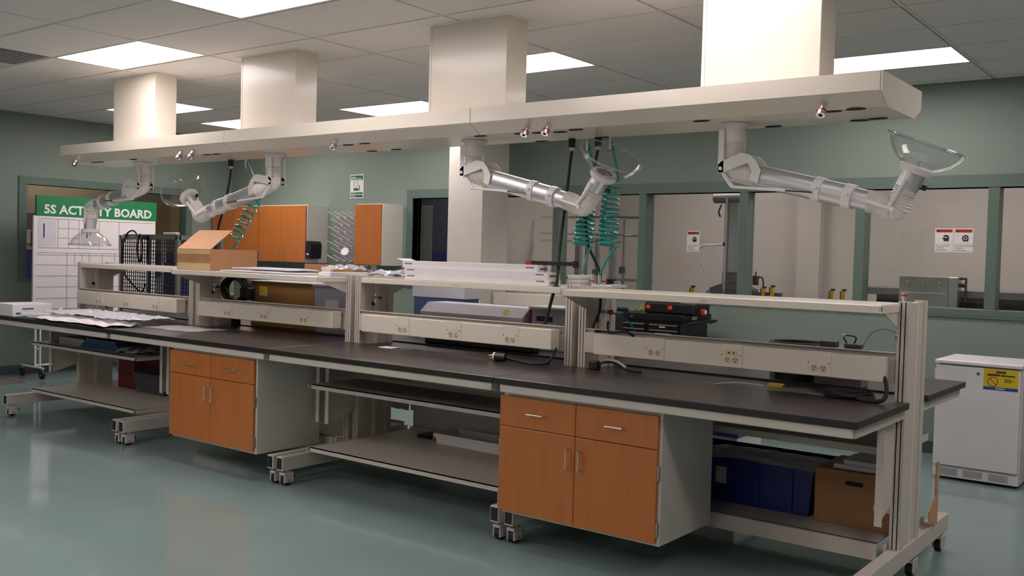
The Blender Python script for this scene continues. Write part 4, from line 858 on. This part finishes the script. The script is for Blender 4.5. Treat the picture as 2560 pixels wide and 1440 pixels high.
# tool chest against the back wall
t = thing('tool_chest', 'black rolling tool chest with silver drawer pulls', 'tool chest', (-3.1, 3.97, 0))
B().box(-3.45, -2.72, 3.72, 4.24, 0.12, 0.985, 0.004).build('body', 'black_paint', t)
B().box(-3.46, -2.69, 3.69, 4.26, 0.985, 1.045, 0.008).build('top_lip', 'black_paint', t)
for c, (xa, xb) in enumerate(((-3.43, -3.07), (-3.03, -2.74))):
    for r in range(6):
        z = 0.955-r*0.048 if r < 3 else 0.80-(r-3)*0.13
        hh = 0.044 if r < 3 else 0.12
        dr = B().box(xa, xb, 3.705, 3.72, z-hh, z, 0.002).build('drawer', 'black_paint', t)
        B().box(xa+0.005, xb-0.005, 3.690, 3.705, z-0.012, z-0.002, 0.002).build('pull', 'steel', dr)
B().box(-2.92, -2.86, 3.688, 3.69, 0.925, 0.938).box(-3.36, -3.26, 3.688, 3.69, 0.86, 0.875).box(-2.96, -2.80, 3.688, 3.69, 0.862, 0.876).build('drawer_label', 'panel_grey', t)
B().cyl((-3.20, 3.69, 1.012), (-3.20, 3.683, 1.012), 0.012, 12).build('lock', 'chrome', t, True)
B().tube([(-2.69, 3.78, 0.965), (-2.62, 3.80, 0.985), (-2.62, 4.20, 0.985), (-2.69, 4.22, 0.965)], 0.014, 8).build('push_handle', 'black_paint', t, True)
B().box(-2.6895, -2.688, 3.86, 3.96, 1.0, 1.03).build('label_sticker', 'panel_grey', t)
for x in (-3.38, -2.80):
    for y in (3.80, 4.16): c = B().cyl((x-0.02, y, 0.06), (x+0.02, y, 0.06), 0.06, 16).box(x-0.025, x+0.025, y-0.03, y+0.03, 0.09, 0.12).build('caster', 'black_rubber', t, True)
t = thing('tool_case', 'black tool case with orange latches on the tool chest', 'case', (-2.88, 3.9, 1.0455))
B().box(-3.13, -2.63, 3.78, 4.10, 1.046, 1.150, 0.02, 3).build('shell', 'black_plastic', t)
for x in (-3.085, -2.865): B().box(x-0.02, x+0.02, 3.772, 3.782, 1.085, 1.118, 0.003).build('latch', 'orange', t)
B().tube([(-3.02, 3.80, 1.152), (-3.0, 3.80, 1.162), (-2.80, 3.80, 1.160), (-2.78, 3.80, 1.15)], 0.010, 8).build('handle', 'black_plastic', t, True)
t = thing('screwdriver', 'black-handled screwdriver lying left of the tool case', 'screwdriver', (-3.32, 3.80, 1.0455))
B().cyl((-3.42, 3.80, 1.062), (-3.31, 3.80, 1.062), 0.016, 12).build('handle', 'black_plastic', t, True); B().cyl((-3.31, 3.80, 1.060), (-3.22, 3.79, 1.056), 0.006, 8).build('shaft', 'chrome', t, True)
t = thing('cable_ties', 'bundle of yellow cable ties beside the tool case', 'cable ties', (-3.18, 3.82, 1.0455))
rg = random.Random(9)
for k in range(10): B().cyl((-3.22, 3.82, 1.052), (-3.15+rg.uniform(-0.02, 0.01), 3.82+rg.uniform(-0.05, 0.05), 1.055+rg.uniform(0, 0.07)), 0.003, 5).build('tie', 'yellow_tool', t)
t = thing('tape_measure', 'red and white tape measure right of the tool case', 'tape measure', (-2.60, 4.0, 1.0455))
B().box(-2.615, -2.575, 3.86, 3.92, 1.046, 1.10, 0.008).build('casing', 'red', t); B().cyl((-2.574, 3.89, 1.075), (-2.570, 3.89, 1.075), 0.018, 14).build('disc', 'paper', t, True)

# ================================================================ ACTIVITY BOARD AND CAGE
t = thing('activity_board', 'rolling white board with a green header reading 5S ACTIVITY BOARD', 'board', (-9.65, 2.2, 0))
XBd = -9.62; Y0b, Y1b = 1.47, 2.96
B().box(XBd-0.03, XBd, Y0b-0.03, Y1b, 0.62, 1.835, 0.003).build('panel', 'paper', t)
hd = B().box(XBd-0.03, XBd+0.003, Y0b, Y1b+0.01, 1.835, 2.065, 0.002).build('header', 'board_green', t)
lettering('lettering', '5S ACTIVITY BOARD', 0.138, 'sign_white', t, (XBd+0.0035, Y0b+0.085, 1.868), (0, 1, 0), (0, 0, 1), 0.001, 'LEFT', 1.06, 0.0042)
gl = B()
def hl(z, a, b): gl.box(XBd, XBd+0.0012, a, b, z-0.0025, z+0.0025)
def vl(y, a, b): gl.box(XBd, XBd+0.0012, y-0.0025, y+0.0025, a, b)
hl(1.805, 1.49, 2.93); hl(1.475, 1.49, 2.93); hl(1.42, 1.47, 2.93); hl(1.28, 1.47, 2.93); hl(1.155, 1.47, 2.93); hl(1.03, 1.47, 2.93); hl(0.9, 1.47, 2.93); hl(0.78, 1.47, 2.93)
hl(1.70, 1.72, 1.97); hl(1.59, 1.72, 1.97); hl(1.395, 1.47, 2.93)
for y in (1.72, 1.845, 1.97, 2.22, 2.47): vl(y, 1.475, 1.805)
for y in (1.83, 1.92, 2.01, 2.10, 2.26, 2.42): vl(y, 1.28, 1.42)
vl(1.83, 0.64, 1.28)
gl.build('grid_lines', 'ink_grey', t)
for n, (ya, yb, za, zb) in enumerate(((1.49, 1.70, 1.49, 1.79), (2.0, 2.2, 1.50, 1.72))):
    p = B().box(XBd, XBd+0.002, ya, yb, za, zb).build('posted_sheet', 'paper_cool', t)
    B().box(XBd+0.002, XBd+0.0028, ya+0.06, ya+0.075, za+0.1, zb-0.04).build('print', 'ink', p)
for y in (1.50, 2.90):
    fr = B().tube([(XBd-0.05, y, 1.83), (XBd-0.05, y, 0.12), (XBd+0.14, y, 0.12)], 0.012, 8).tube([(XBd-0.05, y, 0.12), (XBd-0.36, y, 0.12)], 0.012, 8).tube([(XBd+0.06, y, 0.62), (XBd+0.06, y, 0.12)], 0.010, 8).build('leg_frame', 'white_plastic', t, True)
    for x in (XBd+0.11, XBd-0.34):
        c = B().box(x-0.012, x+0.012, y-0.012, y+0.012, 0.07, 0.12).cyl((x, y-0.022, 0.045), (x, y+0.022, 0.045), 0.012, 8).build('caster', 'steel', t)
        B().cyl((x, y-0.016, 0.045), (x, y+0.016, 0.045), 0.045, 18).build('wheel', 'black_rubber', c, True)
B().tube([(XBd+0.06, 1.50, 0.33), (XBd-0.05, 1.50, 0.33)], 0.010, 8).tube([(XBd-0.05, 1.50, 0.14), (XBd-0.05, 2.90, 0.14)], 0.012, 8).build('cross_bar', 'white_plastic', t, True)
t = thing('wire_cage_cart', 'grey framed wire-mesh cage cart behind the left bench', 'cart', (-8.2, 2.3, 0))
cx0, cx1, cy0, cy1, cz = -8.80, -7.72, 2.02, 2.55, 1.64
for x in (cx0, cx1):
    for y in (cy0, cy1): B().box(x-0.02, x+0.02, y-0.02, y+0.02, 0.12, cz).build('corner_post', 'steel', t)
for z in (0.25, cz-0.02):
    bb = B().box(cx0, cx1, cy0-0.02, cy0+0.02, z-0.02, z+0.02).box(cx0, cx1, cy1-0.02, cy1+0.02, z-0.02, z+0.02).box(cx0-0.02, cx0+0.02, cy0, cy1, z-0.02, z+0.02).box(cx1-0.02, cx1+0.02, cy0, cy1, z-0.02, z+0.02); bb.build('rail_frame', 'steel', t)
B().box(cx0+0.52, cx0+0.56, cy0-0.02, cy0+0.02, 0.25, cz).build('middle_post', 'steel', t)
b = B()
for k in range(1, 26): x = cx0+k*(cx1-cx0)/26; b.box(x-0.0045, x+0.0045, cy0-0.004, cy0+0.004, 0.25, cz)
for k in range(1, 34): z = 0.25+k*(cz-0.25)/34; b.box(cx0, cx1, cy0-0.004, cy0+0.004, z-0.0045, z+0.0045)
o = b.build('wire_mesh', 'gun_metal', t); o['kind'] = 'stuff'
b = B()
for k in range(1, 13): y = cy0+k*(cy1-cy0)/13; b.box(cx1-0.004, cx1+0.004, y-0.0045, y+0.0045, 0.25, cz)
for k in range(1, 34): z = 0.25+k*(cz-0.25)/34; b.box(cx1-0.004, cx1+0.004, cy0, cy1, z-0.0045, z+0.0045)
o = b.build('wire_mesh', 'gun_metal', t); o['kind'] = 'stuff'
B().box(cx0+0.02, cx1-0.02, cy0+0.02, cy1-0.02, 0.70, 0.715).box(cx0+0.02, cx1-0.02, cy0+0.02, cy1-0.02, 0.12, 0.14).build('shelf', 'steel', t)
B().box(cx0+0.03, cx1-0.03, cy0, cy1, cz+0.001, cz+0.012).build('top_panel', 'mauve_grey', t)
for x in (cx0+0.04, cx1-0.04):
    for y in (cy0+0.04, cy1-0.04): B().cyl((x-0.02, y, 0.06), (x+0.02, y, 0.06), 0.06, 14).build('caster', 'black_rubber', t, True)
o = B().box(-8.10, -7.85, 2.10, 2.45, 0.716, 1.35, 0.01).build('blue_case', 'blue_bin'); tag(o, 'tall blue case standing inside the wire cage cart', 'case')
o = B().box(-8.70, -8.35, 2.10, 2.45, 0.716, 0.95, 0.01).build('white_carton', 'paper'); tag(o, 'white carton on the shelf of the wire cage cart', 'box')
t = thing('cable_coil', 'black cable hank hung over the top of the wire cage cart', 'cable', (-8.35, 1.98, 1.40))
for k in range(5): B().tube([(-8.36+0.045*math.cos(a)+0.01*k, 1.975-0.006*k, 1.50+0.15*math.sin(a)) for a in [2*math.pi*i/24 for i in range(24)]], 0.010, 6, closed=True).build('loop', 'black_rubber', t, True)
B().tube(smooth_path([(-8.40, 1.98, 1.62), (-8.52, 1.99, 1.69), (-8.66, 1.99, 1.64), (-8.72, 1.98, 1.45), (-8.70, 1.98, 1.25), (-8.50, 1.98, 1.10), (-8.33, 1.98, 1.03), (-8.25, 1.98, 1.12)], 8), 0.009, 6).build('loose_end', 'black_rubber', t, True)
t = thing('dust_brush', 'white-backed hand brush on top of the wire cage cart', 'brush', (-8.15, 2.2, cz+0.012))
B().box(-8.25, -8.02, 2.18, 2.24, cz+0.013, cz+0.04, 0.006).build('back', 'panel_grey', t)

# ================================================================ SEEN THROUGH THE GLASS
t = thing('lifting_post', 'upright steel post with a brown motor drum behind the glass', 'machine', (-3.12, 5.62, 0))
B().box(-3.18, -3.06, 5.58, 5.68, 0.0, 2.18, 0.003).build('mast', 'steel', t); B().cyl((-3.18, 5.56, 0.9), (-3.18, 5.56, 2.2), 0.02, 12).build('guide_rod', 'chrome', t, True)
B().cyl((-3.34, 5.60, 2.20), (-2.98, 5.60, 2.20), 0.055, 20).build('motor_drum', 'mauve_grey', t, True)
B().tube(smooth_path([(-3.24, 5.56, 2.13), (-3.27, 5.56, 2.05), (-3.25, 5.56, 2.0)], 6), 0.010, 6).build('hook', 'gun_metal', t, True)
B().box(-3.21, -3.02, 5.56, 5.72, 1.30, 1.42, 0.004).build('carriage', 'gun_metal', t)
B().prism([(-3.36, 1.0), (-2.9, 1.0), (-2.9, 1.24), (-3.05, 1.30), (-3.2, 1.30), (-3.36, 1.24)], 'y', 5.56, 5.80).build('base_housing', 'gun_metal', t)
B().box(-3.36, -2.9, 5.56, 5.80, 0.0, 1.0).build('pedestal', 'gun_metal', t)
t = thing('gooseneck_lamp', 'pale gooseneck task lamp beside the lifting post', 'lamp', (-3.36, 5.60, 1.16))
B().tube(smooth_path([(-3.19, 5.55, 1.71), (-3.32, 5.55, 1.70), (-3.44, 5.55, 1.69), (-3.49, 5.55, 1.62), (-3.44, 5.55, 1.50), (-3.37, 5.55, 1.36), (-3.35, 5.55, 1.22)], 8), 0.010, 8).build('gooseneck', 'white_plastic', t, True)
B().cyl((-3.35, 5.55, 1.22), (-3.36, 5.55, 1.17), 0.02, 12, 0.032).build('lamp_head', 'mauve_grey', t, True); B().cyl((-3.19, 5.55, 1.69), (-3.19, 5.55, 1.73), 0.016, 10).build('joint', 'black_plastic', t, True)
t = thing('steel_bench', 'long steel bench behind the glass carrying the grey machine', 'bench', (-1.3, 5.8, 0))
B().box(-1.78, 0.6, 5.55, 6.15, 1.255, 1.325, 0.006).build('bench_top', 'mauve_grey', t); B().box(-1.62, -0.1, 5.62, 6.10, 0.98, 1.255).build('dark_apron', 'black_paint', t)
for x in (-1.55, 0.4):
    for y in (5.65, 6.05): B().box(x-0.03, x+0.03, y-0.03, y+0.03, 0, 0.98 if x < 0 else 1.255).build('leg', 'gun_metal', t)
t = thing('grey_machine', 'low grey enclosure with rivets and side crank on the steel bench', 'machine', (-1.1, 5.5, 1.05))
B().box(-1.36, -0.93, 5.42, 5.55, 1.10, 1.44, 0.003).build('front_panel', 'grey_paint', t); B().box(-0.93, -0.85, 5.42, 5.55, 1.10, 1.44, 0.003).build('side_panel', 'steel', t)
B().box(-1.35, -0.95, 5.416, 5.42, 1.285, 1.295).build('seam_strip', 'paper_cool', t)
for x in (-1.29, -1.15, -1.01): B().cyl((x, 5.42, 1.39), (x, 5.414, 1.39), 0.007, 8).build('rivet', 'white_plastic', t)
B().tube([(-0.86, 5.5, 1.43), (-0.80, 5.5, 1.43), (-0.80, 5.5, 1.15)], 0.013, 8).cyl((-0.88, 5.5, 1.37), (-0.80, 5.5, 1.37), 0.02, 12).build('crank', 'black_plastic', t, True)
for x in (-1.30, -0.92): B().box(x-0.03, x+0.03, 5.44, 5.53, 0.0, 1.10).build('leg', 'gun_metal', t)
t = thing('aluminium_frame', 'aluminium extrusion rig with cross rails behind the hose coils', 'machine', (-4.55, 5.35, 0))
for x, zt, r in ((-4.88, 1.95, 0.03), (-4.62, 1.75, 0.022), (-4.42, 1.80, 0.03), (-4.27, 2.0, 0.012), (-4.76, 1.75, 0.012)): B().box(x-r, x+r, 5.30, 5.30+2*r, 0.6, zt).build('upright', 'steel', t)
B().cyl((-5.4, 5.3, 1.99), (-3.9, 5.3, 1.975), 0.014, 10).cyl((-5.4, 5.3, 1.80), (-4.0, 5.3, 1.78), 0.012, 10).cyl((-5.4, 5.3, 1.72), (-4.3, 5.3, 1.71), 0.012, 10).build('round_rail', 'chrome', t, True)
B().box(-5.3, -3.9, 5.28, 5.32, 1.28, 1.31).box(-5.3, -3.8, 5.2, 5.5, 0.55, 0.60).build('cross_rail', 'steel', t)
for x, z in ((-4.27, 1.40), (-4.88, 1.45), (-4.62, 1.36)): B().box(x-0.035, x+0.035, 5.27, 5.30, z-0.04, z+0.04, 0.004).build('bracket', 'gun_metal', t)
for x in (-5.2, -3.9): B().box(x-0.03, x+0.03, 5.3, 5.36, 0, 0.55).build('leg', 'steel', t)
t = thing('regulator', 'black air regulator with yellow body below the right hose coil', 'regulator', (-4.40, 5.26, 1.16))
B().box(-4.43, -4.36, 5.22, 5.28, 1.16, 1.30, 0.006).build('body', 'black_plastic', t); B().box(-4.39, -4.345, 5.21, 5.22, 1.18, 1.23).build('bowl', 'yellow_tool', t)
B().tube(smooth_path([(-4.35, 5.25, 1.26), (-4.29, 5.25, 1.27), (-4.27, 5.25, 1.2), (-4.29, 5.25, 1.14)], 6), 0.010, 6).build('loop', 'paper_cool', t, True)
B().box(-4.44, -4.35, 5.20, 5.30, 0.601, 1.16).build('stand', 'steel', t)
ybl = 5.62
t = thing('clamp_rail', 'violet-grey rail with hoses and clamps behind the glass', 'machine', (-2.75, ybl, 1.0))
B().box(-2.89, -2.58, ybl-0.03, ybl+0.05, 1.18, 1.22).build('rail', 'gun_metal', t); B().box(-2.82, -2.65, ybl-0.02, ybl+0.04, 0.0, 1.18).build('stand', 'gun_metal', t)
B().box(-2.885, -2.83, ybl-0.02, ybl+0.03, 1.29, 1.39, 0.006).cyl((-2.857, ybl, 1.39), (-2.857, ybl, 1.43), 0.008, 8).cyl((-2.92, ybl, 1.37), (-2.80, ybl, 1.37), 0.006, 8).build('valve_block', 'black_plastic', t, True)
B().tube(smooth_path([(-2.83, ybl, 1.375), (-2.78, ybl, 1.36), (-2.765, ybl, 1.22)], 8), 0.008, 6).build('hose', 'black_rubber', t, True)
for n, (x, z, lab) in enumerate(((-3.545, 1.21, 'yellow spring clamp left of the gooseneck lamp'), (-2.74, 1.235, 'yellow spring clamp at the left of the violet-grey rail'), (-2.645, 1.25, 'yellow spring clamp at the right of the violet-grey rail'), (-2.03, 1.24, 'left yellow spring clamp beside the window mullion'), (-1.92, 1.24, 'right yellow spring clamp beside the window mullion'))):
    t = thing('spring_clamp', lab, 'clamp', (x, 5.55, 1.1352), 'yellow clamps behind the glass')
    B().box(x-0.02, x+0.015, 5.54, 5.57, 1.1352, z+0.03, 0.004).build('body', 'yellow_tool', t); B().box(x-0.012, x+0.028, 5.538, 5.572, z+0.03, z+0.05, 0.004).build('tip', 'black_plastic', t); B().box(x-0.028, x-0.02, 5.54, 5.57, z-0.05, z+0.028).build('grip', 'black_plastic', t)
o = B().box(-3.9, -1.85, 5.52, 5.72, 1.10, 1.135, 0.004).build('wall_shelf', 'wall_white'); tag(o, 'pale ledge carrying the yellow clamps behind the glass', 'ledge')
# office side seen past the white column
o = B().box(-7.56, -7.31, 5.5, 5.53, 0.0, 2.15, 0.003).build('door_leaf', 'carcass'); tag(o, 'cream panel standing behind the left window pane', 'panel')
o = B().box(-9.5, -5.7, 6.6, 6.66, 0.0, 1.55).build('blue_partition', 'blue_wall'); tag(o, 'dark blue office partition seen beside the white column', 'partition')
o = B().box(-11.45, -11.40, 0.6, 4.4, 0.0, 1.44, 0.004).build('blue_partition', 'blue_wall'); tag(o, 'blue office partition seen through the left wall window', 'partition')
t = thing('wall_picture', 'blurred mauve posters above the blue partition at far left', 'poster', (-11.58, 2.5, 1.55))
B().box(-11.6, -11.585, 2.2, 2.38, 1.52, 1.70).build('sheet', 'paper_cool', t); B().box(-11.6, -11.584, 2.38, 2.6, 1.50, 1.68).build('sheet', 'dark_red', t); B().box(-11.6, -11.586, 2.2, 3.2, 1.70, 1.92).build('sheet', 'mauve_grey', t)
# cream cabinet and dark gap behind bench 3 (far side of the room)
t = thing('low_cabinet', 'cream low cabinet under the window behind the white tub', 'cabinet', (-4.85, 4.2, 0))
B().box(-5.02, -4.30, 3.95, YB-0.02, 1.02, 1.145, 0.004).build('top_box', 'cream', t); B().box(-4.98, -4.34, 4.0, YB-0.02, 0.0, 1.02).build('dark_body', 'black_paint', t)
# floor marking tape
o = B().box(-10.0, -9.35, 1.20, 1.235, 0.0002, 0.0008).box(-9.39, -9.355, 0.86, 1.20, 0.0002, 0.0008).build('floor_tape', 'tape_red'); tag(o, 'dull red floor tape corner near the board casters', 'tape')
